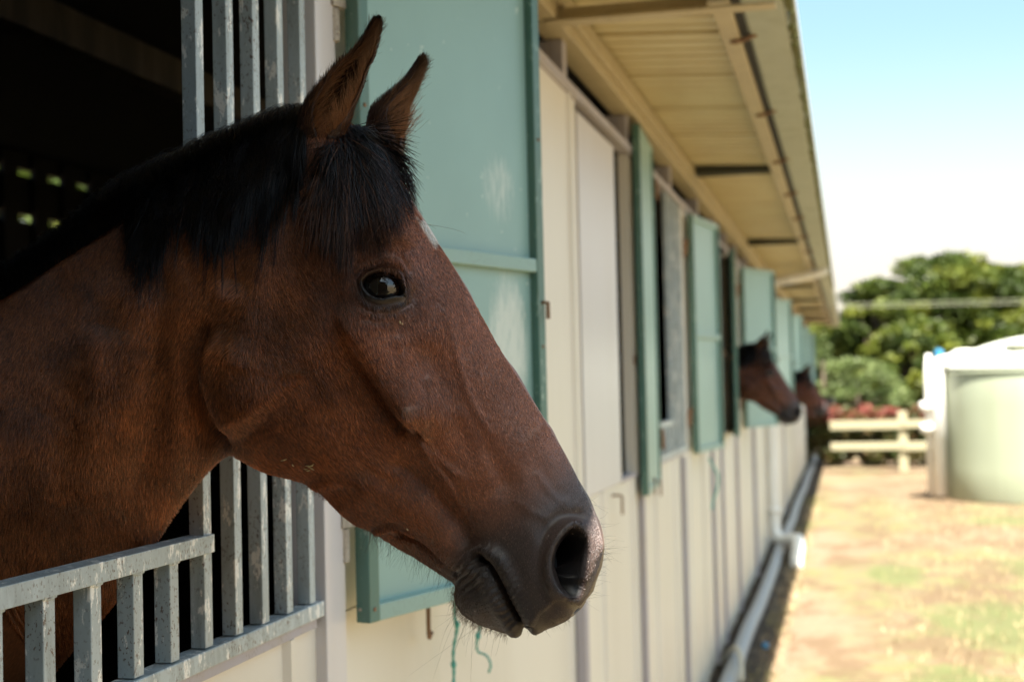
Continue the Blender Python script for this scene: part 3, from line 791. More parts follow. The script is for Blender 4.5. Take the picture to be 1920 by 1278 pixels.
# legs (inside the stall)
def limb(pts, rads):
    pts = np.array(pts, float); t = np.linspace(0, len(pts)-1.001, 60); C = catmull(pts, t); r_ = np.interp(t, np.arange(len(rads)), rads)
    a = np.linspace(0, 2*math.pi, 25)[:-1]
    ring = C[:, None, :] + np.stack([np.outer(r_, np.cos(a)), np.outer(r_*.85, np.sin(a)), np.zeros((60, 24))], -1)
    colr = np.zeros(ring.shape); colr[:] = (.05, .02, .012); add_grid(ring, colr)
for sy in (-1, 1):
    limb([(-.62, YH+sy*.13, 1.15), (-.62, YH+sy*.14, .82), (-.60, YH+sy*.13, .50), (-.60, YH+sy*.13, .30), (-.60, YH+sy*.13, .12), (-.56, YH+sy*.13, .03)], [.13, .085, .045, .032, .032, .055])
    limb([(-1.85, YH+sy*.14, 1.2), (-1.82, YH+sy*.15, .85), (-1.98, YH+sy*.14, .55), (-1.92, YH+sy*.14, .28), (-1.92, YH+sy*.14, .12), (-1.88, YH+sy*.14, .03)], [.18, .12, .05, .034, .034, .055])
V = np.concatenate(allV); Fq = np.concatenate(allF); Cv = np.concatenate(allC); FL = np.concatenate(allFl)
ORG = np.array([-.6, YH, 0.0])
me = bpy.data.meshes.new('body')
me.vertices.add(len(V)); me.vertices.foreach_set('co', (V-ORG).astype(np.float32).ravel())
me.loops.add(len(Fq)*4); me.loops.foreach_set('vertex_index', Fq.astype(np.int32).ravel())
me.polygons.add(len(Fq)); me.polygons.foreach_set('loop_start', (np.arange(len(Fq))*4).astype(np.int32))
me.update(calc_edges=True)
me.polygons.foreach_set('use_smooth', np.ones(len(Fq), bool))
ca = me.attributes.new('coat', 'FLOAT_COLOR', 'POINT'); ca.data.foreach_set('color', np.concatenate([Cv, np.ones((len(Cv), 1))], 1).astype(np.float32).ravel())
fa = me.attributes.new('flow', 'FLOAT_VECTOR', 'POINT'); fa.data.foreach_set('vector', np.concatenate([FL, np.zeros((len(FL), 1))], 1).astype(np.float32).ravel())
me.validate()
def mat_coat():
    t = NT('bay_coat')
    at = t.n('ShaderNodeAttribute', attribute_name='coat'); fl = t.n('ShaderNodeAttribute', attribute_name='flow')
    mp = t.n('ShaderNodeMapping'); mp.inputs['Scale'].default_value = (160, 900, 1); t.l(fl.outputs['Vector'], mp.inputs['Vector'])
    n1 = t.noise(1.0, 3, .6, mp.outputs[0]); n2 = t.noise(420, 3, .6)
    c = t.mix(t.ramp(n1, [(.3, 0.0), (.7, 1.0)]), (.75, .75, .75), (1.35, 1.25, 1.15))
    c = t.mix(1.0, at.outputs['Color'], c, 'MULTIPLY')
    sp = t.noise(240, 1, .5); c = t.mix(t.ramp(sp, [(.775, 0.0), (.80, .55)]), c, (.45, .38, .32))
    t.color(c); t.set(Roughness=.42, Specular_IOR_Level=.5, Sheen_Weight=.08, Sheen_Roughness=.35)
    t.b.inputs['Sheen Tint'].default_value = (.8, .55, .5, 1)
    t.bump(t.math('ADD', n1, t.math('MULTIPLY', n2, .5)), .35, .0012)
    return t.m
M['coat'] = mat_coat()
me.materials.append(M['coat'])
horse = empty('horse', tuple(ORG))
tag(horse, 'large dark bay horse in the foreground leaning its head out past the grille', 'horse', 'horses looking out of the stable')
body = bpy.data.objects.new('body', me); col.objects.link(body); body.parent = horse

# near surface lookup in photo pixels
GS = 4.0; GW, GH = 560, 380; OX, OY = -300.0, -50.0
def make_lookup():
    g_ = np.full((GH, GW), 1e9)
    a = ((un2-OX)/GS).astype(int); b = ((vn2-OY)/GS).astype(int)
    ok = (a >= 0) & (a < GW) & (b >= 0) & (b < GH)
    np.minimum.at(g_, (b[ok], a[ok]), PN2[..., 1][ok])
    for _ in range(140):
        mk = g_ > 1e8
        if not mk.any(): break
        s_ = np.zeros_like(g_); c_ = np.zeros_like(g_)
        for dy, dx in ((0, 1), (0, -1), (1, 0), (-1, 0)):
            q = np.roll(g_, (dy, dx), (0, 1)); okq = q < 1e8; s_ += np.where(okq, q, 0); c_ += okq
        g_ = np.where(mk & (c_ > 0), s_/np.maximum(c_, 1), g_)
    for _ in range(2):
        g_ = (g_*2+np.roll(g_, 1, 0)+np.roll(g_, -1, 0)+np.roll(g_, 1, 1)+np.roll(g_, -1, 1))/6
    return g_
LUT = make_lookup()
def ysurf(u, v):
    a = np.clip((u-OX)/GS-.5, 0, GW-2); b = np.clip((v-OY)/GS-.5, 0, GH-2)
    i = a.astype(int); j = b.astype(int); fx = a-i; fy = b-j
    return (LUT[j, i]*(1-fx)+LUT[j, i+1]*fx)*(1-fy)+(LUT[j+1, i]*(1-fx)+LUT[j+1, i+1]*fx)*fy

def hair(name, paths, rad, mat, parent, cols=None):
    """paths: (k, m, 3) world points; rad: (k, m)"""
    k, m_, _ = paths.shape
    cu = bpy.data.hair_curves.new(name); cu.add_curves([m_]*k)
    cu.attributes['position'].data.foreach_set('vector', (paths-ORG).astype(np.float32).ravel())
    ra = cu.attributes.get('radius') or cu.attributes.new('radius', 'FLOAT', 'POINT')
    ra.data.foreach_set('value', rad.astype(np.float32).ravel())
    if cols is not None:
        cc = cu.attributes.new('coat', 'FLOAT_COLOR', 'POINT')
        cc.data.foreach_set('color', np.concatenate([cols, np.ones(cols.shape[:-1]+(1,))], -1).astype(np.float32).ravel())
    cu.materials.append(mat)
    o = bpy.data.objects.new(name, cu); col.objects.link(o); o.parent = parent; return o
def mat_hair(name, attr=True, colr=(.01, .008, .01), rough=.35, spec=.5):
    t = NT(name)
    if attr:
        at = t.n('ShaderNodeAttribute', attribute_name='coat'); t.color(at.outputs['Color'])
    else: t.color(colr)
    t.set(Roughness=rough, Specular_IOR_Level=spec); return t.m
M['hair'] = mat_hair('mane_hair', rough=.33, spec=.33); M['fur'] = mat_hair('short_fur', rough=.36, spec=.6)

# short coat fur over the visible part
def fur(nh=230000):
    r = np.random.default_rng(5)
    i0 = np.searchsorted(ks, 6.9)
    P = PN2; du = np.gradient(P, axis=0); dv = np.gradient(P, axis=1)
    area = np.linalg.norm(np.cross(du, dv), axis=2); area[:i0] = 0; area[-12:] = 0
    uu, vv = un2, vn2
    area[inside(uu, vv, LIDO)] = 0; area[inside(uu, vv, NOS)] = 0
    area[pdist(uu, vv, MOUTH)[0] < 5] = 0
    pr = area.ravel()/area.sum()
    idx = r.choice(P[..., 0].size, nh, p=pr); I, J = np.unravel_index(idx, area.shape)
    nrm = gnormals(P); nrm *= -np.sign(nrm[ns//2, MR//2, 1])
    t = du[I, J]; t /= np.linalg.norm(t, axis=1, keepdims=True)+1e-9
    w = dv[I, J]; w /= np.linalg.norm(w, axis=1, keepdims=True)+1e-9
    n_ = nrm[I, J]
    u, v = uu[I, J], vv[I, J]
    # flow: along head toward muzzle; on the neck down and back
    neck = sstep(15.5, 12.5, ks[I])
    wob = 1.6*vnoise(u, v, 70, 8)+.6*vnoise(u, v, 30, 9)+.35*r.normal(size=nh)
    a = wob*.35 + neck*2.0 + .5*(1-neck)
    dr = t*np.cos(a)[:, None] + w*np.sin(a)[:, None]
    L = (.0075+.003*r.random(nh))*np.interp(ks[I], [0, 14, 20, 24, 40], [1.0, .85, .6, .32, .24])
    root = P[I, J] + t*(r.normal(size=nh)*.0006)[:, None] + w*(r.normal(size=nh)*.0006)[:, None] - n_*.0004
    lift = .22+.12*r.random(nh)
    p1 = root + dr*(L*.5)[:, None] + n_*(L*.5*lift)[:, None]
    p2 = root + dr*L[:, None]*1.0 + n_*(L*.62*lift)[:, None]
    paths = np.stack([root, p1, p2], 1)
    rad = np.stack([np.full(nh, .00026), np.full(nh, .00022), np.full(nh, .00006)], 1)
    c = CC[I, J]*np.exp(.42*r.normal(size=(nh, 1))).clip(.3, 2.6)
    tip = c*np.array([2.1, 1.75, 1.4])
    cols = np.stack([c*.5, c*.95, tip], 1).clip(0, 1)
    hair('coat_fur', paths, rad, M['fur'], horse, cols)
fur()

# hair that hangs over the near side, in photo pixel paths
def strands(name, roots, ends, sag, off0, off1, rad0, ncol, npts=10, seed=0, wav=6, fromy=None):
    r = np.random.default_rng(seed); k = len(roots); t = np.linspace(0, 1, npts)[None, :]
    ru, rv = roots[:, :1], roots[:, 1:2]; eu, ev = ends[:, :1], ends[:, 1:2]
    c = sag[:, None]
    u = ru+(eu-ru)*(t**1.15) + c*np.sin(math.pi*t)*1.0 + wav*np.sin(t*(3+4*r.random((k, 1)))+6.28*r.random((k, 1)))*t
    v = rv+(ev-rv)*t + wav*.3*np.sin(t*5+6.28*r.random((k, 1)))*t
    y = ysurf(u, v) - (off0 + (off1-off0)*t)*(.3+.9*r.random((k, 1)))
    if fromy is not None:
        b = sstep(0, .30, t); y = fromy[:, None]*(1-b)+y*b
    P = on_y(u, v, y)
    rad = rad0*(.7+.6*r.random((k, 1)))*(1-.72*t**2)
    return P, rad
def colours(k, m_, seed, base=(.0045, .0038, .005), warm=(.10, .045, .022), pw=.12, tipwarm=.4):
    r = np.random.default_rng(seed); w = (r.random((k, 1, 1)) < pw)*r.random((k, 1, 1))
    t = np.linspace(0, 1, m_)[None, :, None]; w = np.clip(w + tipwarm*np.clip(t-.55, 0, 1)*r.random((k, 1, 1)), 0, 1)
    return np.array(base)*(1-w)+np.array(warm)*w
# --- mane: locks
def mane():
    r = np.random.default_rng(31)
    crest = smooth_poly([(-60, 560), (0, 515), (110, 440), (215, 356), (280, 318), (342, 287), (403, 257), (457, 236), (515, 212), (565, 200), (600, 215)], 200)
    lenf = lambda u: np.interp(u, [-60, 120, 215, 245, 268, 300, 330, 350, 400, 430, 470, 500, 535], [20, 30, 70, 190, 260, 235, 150, 170, 255, 265, 225, 265, 200])
    P_, R_, C_ = [], [], []
    for q in range(270):
        s_ = .362+.583*r.random()**1.05; cp = crest[int(s_*199)]
        kk = 32 if q % 3 else 12; thin = q % 3 == 0
        L = lenf(cp[0])*(.55+.40*r.random() + (.45*r.random() if thin else 0))
        eu = min(cp[0]+r.normal()*13 - 10, 505+r.normal()*8) if cp[0] < 520 else cp[0]-25+r.normal()*8
        roots = np.zeros((kk, 2)); roots[:, 0] = np.minimum(cp[0]+r.normal(size=kk)*(14 if not thin else 7), 566-8*r.random(kk))
        roots[:, 1] = np.interp(roots[:, 0], crest[:, 0], crest[:, 1]) + 3 + np.abs(r.normal(size=kk))*(24 if cp[0] < 500 else 12)
        ends = np.stack([eu+r.normal(size=kk)*(5.5 if not thin else .9), cp[1]+L*(1-.40*r.random(kk)**1.6)], 1)
        P, rd = strands('', roots, ends, np.full(kk, r.normal()*7), .003, .009+.012*r.random(), .00036, None, seed=1000+q, wav=2.2)
        P_.append(P); R_.append(rd); C_.append(colours(kk, 10, q, pw=.05, tipwarm=.10, warm=(.045, .024, .016))*(.5+1.6*r.random()*r.random((kk, 1, 1))))
    # the part of the mane that falls on the off side, seen standing over the crest
    kk = 6000
    u = r.uniform(-40, 330, kk); v1 = np.interp(u, crest[:, 0], crest[:, 1]); v0_ = np.interp(u, [-60, 0, 110, 215, 342], [600, 558, 487, 418, 312])+6
    t = np.linspace(0, 1, 10)[None, :]
    hh = (v0_-v1)*(.75+.3*r.random(kk)*(1-.0*u)) + 4*r.random(kk)
    uu = u[:, None]+t*(10*r.normal(size=(kk, 1))-6); vv = v0_[:, None]-hh[:, None]*np.sin(math.pi*t*.62)/math.sin(math.pi*.62)*np.where(t < .8, 1, 1)
    yy = YH - .012 + .085*t**1.3*np.ones((kk, 1)) + r.normal(size=(kk, 1))*.006
    P_.append(on_y(uu, vv, yy)); R_.append(np.full((kk, 10), .00026)); C_.append(colours(kk, 10, 778, pw=0, tipwarm=0))
    # short upright/loose hairs over the crest outline
    kk = 1500
    u = r.uniform(200, 600, kk); v = np.interp(u, crest[:, 0], crest[:, 1])
    t = np.linspace(0, 1, 10)[None, :]
    eu = u+r.normal(size=kk)*16-10; 
    uu = u[:, None]+(eu-u)[:, None]*t; vv = v[:, None]+4-(9+6*r.random((kk, 1)))*np.sin(math.pi*t*.95)+ 12*t*t
    yy = YH - .01 - .035*t*np.ones((kk, 1)) + r.normal(size=(kk, 1))*.012
    P_.append(on_y(uu, vv, yy)); R_.append(np.full((kk, 10), .00016)); C_.append(colours(kk, 10, 777, pw=0, tipwarm=0))
    hair('mane', np.concatenate(P_), np.concatenate(R_), M['hair'], horse, np.concatenate(C_))
mane()
def forelock():
    r = np.random.default_rng(41); P_, R_, C_ = [], [], []
    #   root px, end px (centre of lock), spread, count, warm
    L = [((652, 232), (752, 425), 9, 260, .02), ((662, 236), (772, 398), 8, 300, .02), ((668, 240), (780, 372), 5, 200, .0), ((655, 238), (742, 440), 13, 280, .04),
         ((648, 240), (712, 478), 10, 260, .10), ((642, 244), (676, 470), 10, 260, .05), ((638, 246), (646, 510), 10, 240, .2), ((632, 250), (616, 478), 10, 240, .12),
         ((630, 254), (600, 470), 14, 260, .35), ((628, 258), (588, 420), 12, 240, .10), ((640, 246), (636, 512), 13, 90, .75), ((645, 240), (725, 415), 16, 300, .03),
         ((640, 250), (652, 500), 9, 70, .55), ((645, 246), (612, 505), 10, 60, .6), ((650, 244), (700, 480), 10, 70, .45), ((655, 240), (665, 455), 18, 200, .2), ((652, 240), (730, 460), 9, 90, .3), ((664, 236), (778, 405), 4, 60, .02),
         ((628, 262), (598, 520), 8, 40, .8), ((640, 250), (635, 540), 6, 26, .9),
         ((650, 238), (690, 395), 22, 420, .05), ((655, 235), (735, 370), 20, 420, .0), ((635, 250), (625, 395), 20, 380, .05), ((626, 262), (575, 480), 12, 80, .7), ((630, 258), (560, 455), 14, 60, .6)]
    for q, (a, b, sp, kk, wm) in enumerate(L):
        kk = int(kk*.50)+10
        roots = np.stack([a[0]+r.normal(size=kk)*12, a[1]+np.abs(r.normal(size=kk))*9], 1)
        ends = np.stack([b[0]+r.normal(size=kk)*sp, b[1]-np.abs(r.normal(size=kk))*62+14], 1)
        sag = np.full(kk, (b[0]-a[0])*.16+r.normal()*3)
        ry = YH-.010-.03*r.random(kk)
        P, rd = strands('', roots, ends, sag, .006, .006+.008*r.random(), .00034, None, seed=2000+q, wav=5, fromy=ry, npts=14)
        P_.append(P); R_.append(rd); C_.append(colours(kk, 14, 300+q, pw=.10+wm, tipwarm=.8+wm, warm=(.15, .062, .032)))
    # wild wisps
    kk = 110
    roots = np.stack([r.uniform(600, 760, kk), r.uniform(330, 430, kk)], 1)
    ends = roots + np.stack([r.normal(size=kk)*45, np.abs(r.normal(size=kk))*40+15], 1)
    P, rd = strands('', roots, ends, r.normal(size=kk)*26, .010, .010, .00016, None, seed=2999, wav=7, npts=14)
    P_.append(P); R_.append(rd); C_.append(colours(kk, 14, 399, pw=.9, tipwarm=.6, warm=(.16, .07, .035)))
    hair('forelock', np.concatenate(P_), np.concatenate(R_), M['hair'], horse, np.concatenate(C_))
forelock()
def ear_hair():
    r = np.random.default_rng(51); P_, R_, C_ = [], [], []
    for (C, outer, inn_, l, openv, sv, axn) in EARS:
        for edge_i, cnt in ((0, 900), (-1, 900)):
            i = r.integers(10, 62, cnt); j = (r.integers(0, 10, cnt) if edge_i == 0 else -1-r.integers(0, 10, cnt))
            root = inn_[i, j]
            ln = (.009+.013*r.random(cnt))*np.interp(l[i], [0, .2, .6, .75, 1], [1.7, 1.7, 1.0, .4, .15])
            d = openv*.55 + axn*.75 + (sv*(.5 if edge_i == 0 else -.5)) + r.normal(size=(cnt, 3))*.25
            d /= np.linalg.norm(d, axis=1, keepdims=True)
            t = np.linspace(0, 1, 6)
            P = root[:, None] + d[:, None]*(ln[:, None]*t)[..., None] + axn*( .25*ln[:, None]*t**2)[..., None]
            P_.append(P); R_.append(np.full((cnt, 6), .00014)*(1-.6*t)); 
            c = np.array([.30, .135, .058])*(.4+r.random((cnt, 1)))*np.interp(l[i], [0, .3, .6, .85, 1], [1.2, 1.1, .5, .2, .1])[:, None]  # orange hair, brightened towards the ear base to paint a glow
            C_.append(np.repeat(c[:, None], 6, 1))
        # inside lining, orange glow painted in towards the base
        cnt = 2600
        i = r.integers(4, 60, cnt); j = r.integers(2, 46, cnt); root = inn_[i, j]
        ln = .010+.008*r.random(cnt); d = axn*.8+openv*.5+r.normal(size=(cnt, 3))*.2; d /= np.linalg.norm(d, axis=1, keepdims=True)
        t = np.linspace(0, 1, 6); P = root[:, None]+d[:, None]*(ln[:, None]*t)[..., None]
        P_.append(P); R_.append(np.full((cnt, 6), .00016)*(1-.6*t)); c = np.array([.26, .115, .048])*(.25+r.random((cnt, 1)))*np.interp(l[i], [0, .2, .45, .8, 1], [.6, 1.2, .55, .22, .1])[:, None]; C_.append(np.repeat(c[:, None], 6, 1))
        # outside nap
        cnt = 7000
        i = r.integers(0, 72, cnt); j = r.integers(0, 51, cnt); root = outer[i, j]; nrm_ = root-C[i]; nrm_ /= np.linalg.norm(nrm_, axis=1, keepdims=True)+1e-9
        ln = (.004+.003*r.random(cnt))*np.where(l[i] > .8, .45, 1); d = axn*.9+nrm_*.22+r.normal(size=(cnt, 3))*.08
        P = root[:, None]+d[:, None]*(ln[:, None]*t)[..., None]; P_.append(P); R_.append(np.full((cnt, 6), .00018)*(1-.7*t))
        c = np.array([.055, .022, .012])*(.5+r.random((cnt, 1))); dk = sstep(.45, .9, l[i])[:, None]; c = c*(1-.85*dk); C_.append(np.repeat(c[:, None], 6, 1))
    hair('ear_hair', np.concatenate(P_), np.concatenate(R_), M['fur'], horse, np.concatenate(C_))
ear_hair()
def whiskers():
    r = np.random.default_rng(61); P_, R_, C_ = [], [], []
    t = np.linspace(0, 1, 8)[None, :]
    def add(poly, k, dirv, ln, rad, yo=0.0, spread=.35, curl=6, colr=(.03, .025, .022)):
        pl = smooth_poly(poly, 120); i = r.integers(0, 120, k); base = pl[i]+r.normal(size=(k, 2))*3
        a = math.atan2(dirv[1], dirv[0])+r.normal(size=k)*spread; Ls = ln*(.35+.9*r.random(k))
        u = base[:, :1]+np.cos(a)[:, None]*Ls[:, None]*t + curl*r.normal(size=(k, 1))*t*t; v = base[:, 1:]+np.sin(a)[:, None]*Ls[:, None]*t + curl*r.normal(size=(k, 1))*t*t
        y = YH+yo+r.normal(size=(k, 1))*.015+0*t
        P_.append(on_y(u, v, y)); R_.append(np.full((k, 8), rad)*(1-.7*t)); C_.append(np.broadcast_to(np.array(colr), (k, 8, 3)).copy())
    add([(855, 1098), (853, 1125), (866, 1152), (900, 1170), (940, 1184)], 26, (-.35, 1), 55, .00010, -.015, .45, 10)
    add([(856, 1120), (866, 1150), (900, 1168)], 6, (-.75, 1), 110, .00011, -.02, .3, 26)
    add([(855, 1098), (853, 1125), (866, 1152), (900, 1170), (950, 1186)], 500, (-.2, 1), 14, .00013, -.012, .5, 2, (.10, .06, .035))
    add([(690, 992), (740, 1018), (800, 1052), (850, 1085)], 200, (-.15, 1), 38, .00009, -.012, .3, 5)
    add([(438, 846), (494, 878), (560, 897), (620, 938), (690, 992), (780, 1040), (850, 1085)], 1100, (.3, 1), 9, .00013, -.02, .5, 1, (.14, .06, .03))
    add([(1105, 936), (1124, 976), (1131, 1020), (1126, 1050), (1108, 1085), (1090, 1125)], 46, (1, .0), 34, .00010, .01, .4, 7)
    add([(1062, 1156), (1024, 1172), (985, 1172)], 60, (.3, 1), 16, .00010, -.0, .5, 3)
    hair('whiskers', np.concatenate(P_), np.concatenate(R_), M['hair'], horse, np.concatenate(C_))
whiskers()
# eye
def eye():
    c = on_y(np.array(714.), np.array(539.), float(ysurf(np.array(690.), np.array(500.))))   # near orbit depth
    r = .0215
    ys_ = float(np.mean([ysurf(np.array(float(a)), np.array(float(b))) for a, b in LIDO[::9]]))
    cc = on_y(np.array(714.), np.array(539.), ys_ + r*.80)
    b = MB(); prof = [(r*math.sin(a), -r*math.cos(a)) for a in np.linspace(.001, math.pi-.001, 33)]
    b.lathe(prof, (0, 0, 0), 48)
    t = NT('eye'); t.color((.010, .005, .003)); t.set(Roughness=.03, Specular_IOR_Level=1.0)
    o = b.build('eye', t.m, horse, smooth=True, loc=tuple(cc-ORG))
    far = cc.copy(); far[1] = 2*YH-cc[1]
    b2 = MB(); b2.lathe(prof, (0, 0, 0), 48); b2.build('eye', t.m, horse, smooth=True, loc=tuple(far-ORG))
    # upper lashes
    rr = np.random.default_rng(3); k = 60; s_ = rr.random(k)
    u = 686+56*s_; v = 521-7*np.sin(math.pi*s_)-1+rr.normal(size=k)*.7
    tt = np.linspace(0, 1, 6)[None, :]
    uu = u[:, None]+(u-712)[:, None]*.20*tt+1*rr.normal(size=(k, 1))*tt; vv = v[:, None]+7*tt-3*tt*tt
    yy = ys_-.003-.008*tt*np.ones((k, 1)); P = on_y(uu, vv, yy)
    hair('eyelashes', P, np.full((k, 6), .00016)*(1-.6*tt), M['hair'], horse, np.broadcast_to(np.array([.01, .01, .01]), (k, 6, 3)).copy())
eye()
# straw flecks caught in the coat
def flecks():
    b = MB(); r = random.Random(4)
    for (u, v, a, L) in [(532, 862, -.3, 12), (549, 872, .9, 5), (577, 873, 0, 9), (584, 878, .5, 12), (581, 874, -.6, 9), (573, 879, .1, 8), (586, 872, -.9, 6), (578, 882, -.2, 7), (750, 604, 1.4, 6), (754, 607, 1.2, 4), (764, 1012-20, .8, 5)]:
        du, dv = math.cos(a)*L/2, math.sin(a)*L/2
        P = on_y(np.array([u-du, u, u+du]), np.array([v-dv, v, v+dv]), np.array([float(ysurf(np.array(float(q)), np.array(float(w_)))) for q, w_ in ((u-du, v-dv), (u, v), (u+du, v+dv))])-.0022)-ORG
        b.tube([tuple(x) for x in P], [.0003, .0009, .0003], 6)
    b.build('straw_flecks', M['straw'], horse)
flecks()
# the two further horses
def darker(mat, k):
    m2 = mat.copy(); t_ = m2.node_tree; b_ = t_.nodes['Principled BSDF']; src_ = b_.inputs['Base Color'].links[0].from_socket
    mx_ = t_.nodes.new('ShaderNodeMix'); mx_.data_type = 'RGBA'; mx_.blend_type = 'MULTIPLY'; mx_.inputs[0].default_value = 1
    t_.links.new(src_, mx_.inputs[6]); mx_.inputs[7].default_value = (*k, 1); t_.links.new(mx_.outputs[2], b_.inputs['Base Color']); return m2
h2 = copy_tree(horse); h2.location = (ORG[0]-.055, ORG[1]+8.50, -.06); h2['label'] = 'bay horse with upright ear looking out halfway along the row'
h3 = copy_tree(horse); h3.location = (ORG[0]+.02, ORG[1]+16.4, -.22); h3['label'] = 'reddish bay horse farthest along the row beside the dark end post'

for hh, k in ((h2, (.42, .38, .4)), (h3, (.42, .34, .36))):
    dm = {M['coat'].name: darker(M['coat'], k), M['fur'].name: darker(M['fur'], k)}
    for ch in hh.children:
        for sl in ch.material_slots:
            if sl.material and sl.material.name in dm:
                mm_ = dm[sl.material.name]; sl.link = 'OBJECT'; sl.material = mm_
# ------------------------------------------------------------------ loose objects by the wall
o = MB().tube([(.115+.006*math.sin(y*1.3), y, .050+.004*math.sin(y*3)) for y in np.arange(-2, 29, .35)], .045, 14).build('drain_pipe', M['grey_pipe'], smooth=True)
tag(o, 'long grey drain pipe lying on the soil along the stable wall', 'pipe')
hs = []
for a in np.linspace(-.2, 1.35, 18): hs.append((.02+.17*math.sin(a)*1.0, 7.6+.9*math.cos(a)-.5, .02+.13*max(0, math.sin(a*2.0))))
o = MB().tube(hs, .014, 10).build('garden_hose', M['hose'], smooth=True); tag(o, 'pale hose end arching over the grey drain pipe', 'hose')
b = MB().lathe([(.001, 0), (.018, 0), (.019, .004), (.019, .028), (.015, .032), (.001, .032)], (0, 0, 0), 20)
P = on_y(np.array(1458.), np.array(1199.), 8.6)
o = b.build('bottle_cap', M['blue'], loc=(.235, 8.55, .012)); tag(o, 'small bright blue cap lying on the dark soil strip', 'cap')
def twine(pts_px, ys_, label, r=.003, knots=()):
    pp = [tuple(on_y(np.array(float(u)), np.array(float(v)), y)) for (u, v), y in zip(pts_px, ys_)]
    pts = catmull(np.array(pp), np.linspace(0, len(pp)-1.001, 40))
    b = MB().tube([tuple(p) for p in pts], [r*(1+.25*math.sin(i*1.9)) for i in range(40)], 8)
    for k in knots:
        c = pts[k]; b.tube([tuple(c+np.array([0, 0, .008])), tuple(c+np.array([0, 0, .003])), tuple(c-np.array([0, 0, .003])), tuple(c-np.array([0, 0, .008]))], [.002, .0055, .005, .002], 8)
    o = b.build('twine', M['twine'], smooth=True); tag(o, label, 'twine', 'green twine hanging on the wall'); return o
twine([(852, 1128), (853, 1160), (857, 1175), (850, 1220), (851, 1262), (849, 1300)], [2.52]*6, 'knotted green twine hanging straight below the horse chin', .0028, (14, 28))
twine([(902, 1150), (899, 1180), (894, 1200), (896, 1220), (912, 1228), (920, 1245), (916, 1260)], [2.7, 2.7, 2.7, 2.72, 2.72, 2.72, 2.72], 'blue green twine curling loosely below the lower lip', .0022, (10,))
twine([(1330, 858), (1336, 872), (1346, 890), (1345, 915), (1338, 935), (1335, 955)], [7.0]*6, 'green twine looping under the second wide shutter', .005)

# end post
def end_post():
    e = empty('gate_post', (.36, 28.6, 0)); tag(e, 'dark weathered post with black cap at the far end of stable', 'post')
    MB().box((-.085, -.085, 0), (.085, .085, 1.03)).build('post_shaft', M['timber_dark'], e, bevel=.012)
    MB().box((-.12, -.11, 1.032), (.15, .11, 1.20)).build('post_cap', M['dark'], e, bevel=.03)
end_post()

# ------------------------------------------------------------------ fence, hedge, tank
def zof(v, d, u): return 1.6-(v-(706+.023*(1586-u)))/FPX*d
fr = empty('rail_fence', (0, 24.4, 0)); tag(fr, 'cream two rail timber fence in front of the red hedge', 'fence')
for x in (1.62, 3.6, 5.6, 7.6):
    MB().box((x-.075, -.06, 0), (x+.075, .06, 1.0)).build('fence_post', M['fence'], fr, bevel=.01)
for z in (.44, .80):
    for a, b_ in ((.45, 1.60), (1.62, 3.59), (3.61, 5.59), (5.61, 9.5)):
        MB().box((a, -.11, z-.07+rnd.uniform(-.01, .01)), (b_, -.062, z+.06)).build('fence_rail', M['fence'], fr, bevel=.006)

def leaf_mat(name, cols, trans=.25):
    t = NT(name); at = t.n('ShaderNodeAttribute', attribute_name='tint')
    c = t.ramp(at.outputs['Fac'], [(i/(len(cols)-1), c) for i, c in enumerate(cols)])
    t.color(c); t.set(Roughness=.5, Specular_IOR_Level=.3)
    tr = t.n('ShaderNodeBsdfTranslucent'); t.l(c, tr.inputs[0]); mx = t.n('ShaderNodeMixShader'); mx.inputs[0].default_value = trans
    t.l(t.b.outputs[0], mx.inputs[1]); t.l(tr.outputs[0], mx.inputs[2]); t.l(mx.outputs[0], t.out.inputs[0]); return t.m
ML = leaf_mat('oak_leaf', [(.016, .032, .006), (.058, .085, .011), (.16, .175, .02)])
ML2 = leaf_mat('pale_leaf', [(.06, .09, .025), (.11, .15, .045), (.18, .22, .08)])
ML3 = leaf_mat('red_leaf', [(.035, .07, .015), (.10, .08, .025), (.21, .055, .04), (.32, .10, .08)])
def leaves(name, clumps, n_per, size, mat, parent, seed, tint=None):
    r = np.random.default_rng(seed); P = []; T = []
    for (c, rad) in clumps:
        k = int(n_per*rad[0]**2) if np.ndim(rad) else int(n_per*rad**2)
        d = r.normal(size=(k, 3)); d /= np.linalg.norm(d, axis=1, keepdims=True)
        q = (r.random(k)**.33)[:, None]
        P.append(np.array(c)+d*q*np.array(rad)); T.append(np.full(k, r.random())*.72+.28*r.random(k))
    P = np.concatenate(P); T = np.concatenate(T); k = len(P)
    if tint is not None: T = tint(P, T, r)
    a = r.normal(size=(k, 3)); a[:, 2] *= .5; a /= np.linalg.norm(a, axis=1, keepdims=True)
    b = np.cross(a, r.normal(size=(k, 3))); b /= np.linalg.norm(b, axis=1, keepdims=True)
    s = size*(.6+.8*r.random((k, 1)))
    V_ = np.stack([P-a*s, P-b*s*.45, P+a*s, P+b*s*.45], 1).reshape(-1, 3)
    me_ = bpy.data.meshes.new(name); me_.vertices.add(4*k); me_.vertices.foreach_set('co', V_.astype(np.float32).ravel())
    me_.loops.add(4*k); me_.loops.foreach_set('vertex_index', np.arange(4*k, dtype=np.int32))
    me_.polygons.add(k); me_.polygons.foreach_set('loop_start', (np.arange(k)*4).astype(np.int32)); me_.update(calc_edges=True)
    ta = me_.attributes.new('tint', 'FLOAT', 'POINT'); ta.data.foreach_set('value', np.repeat(T, 4).astype(np.float32))
    me_.materials.append(mat); o = bpy.data.objects.new(name, me_); col.objects.link(o); o.parent = parent; return o
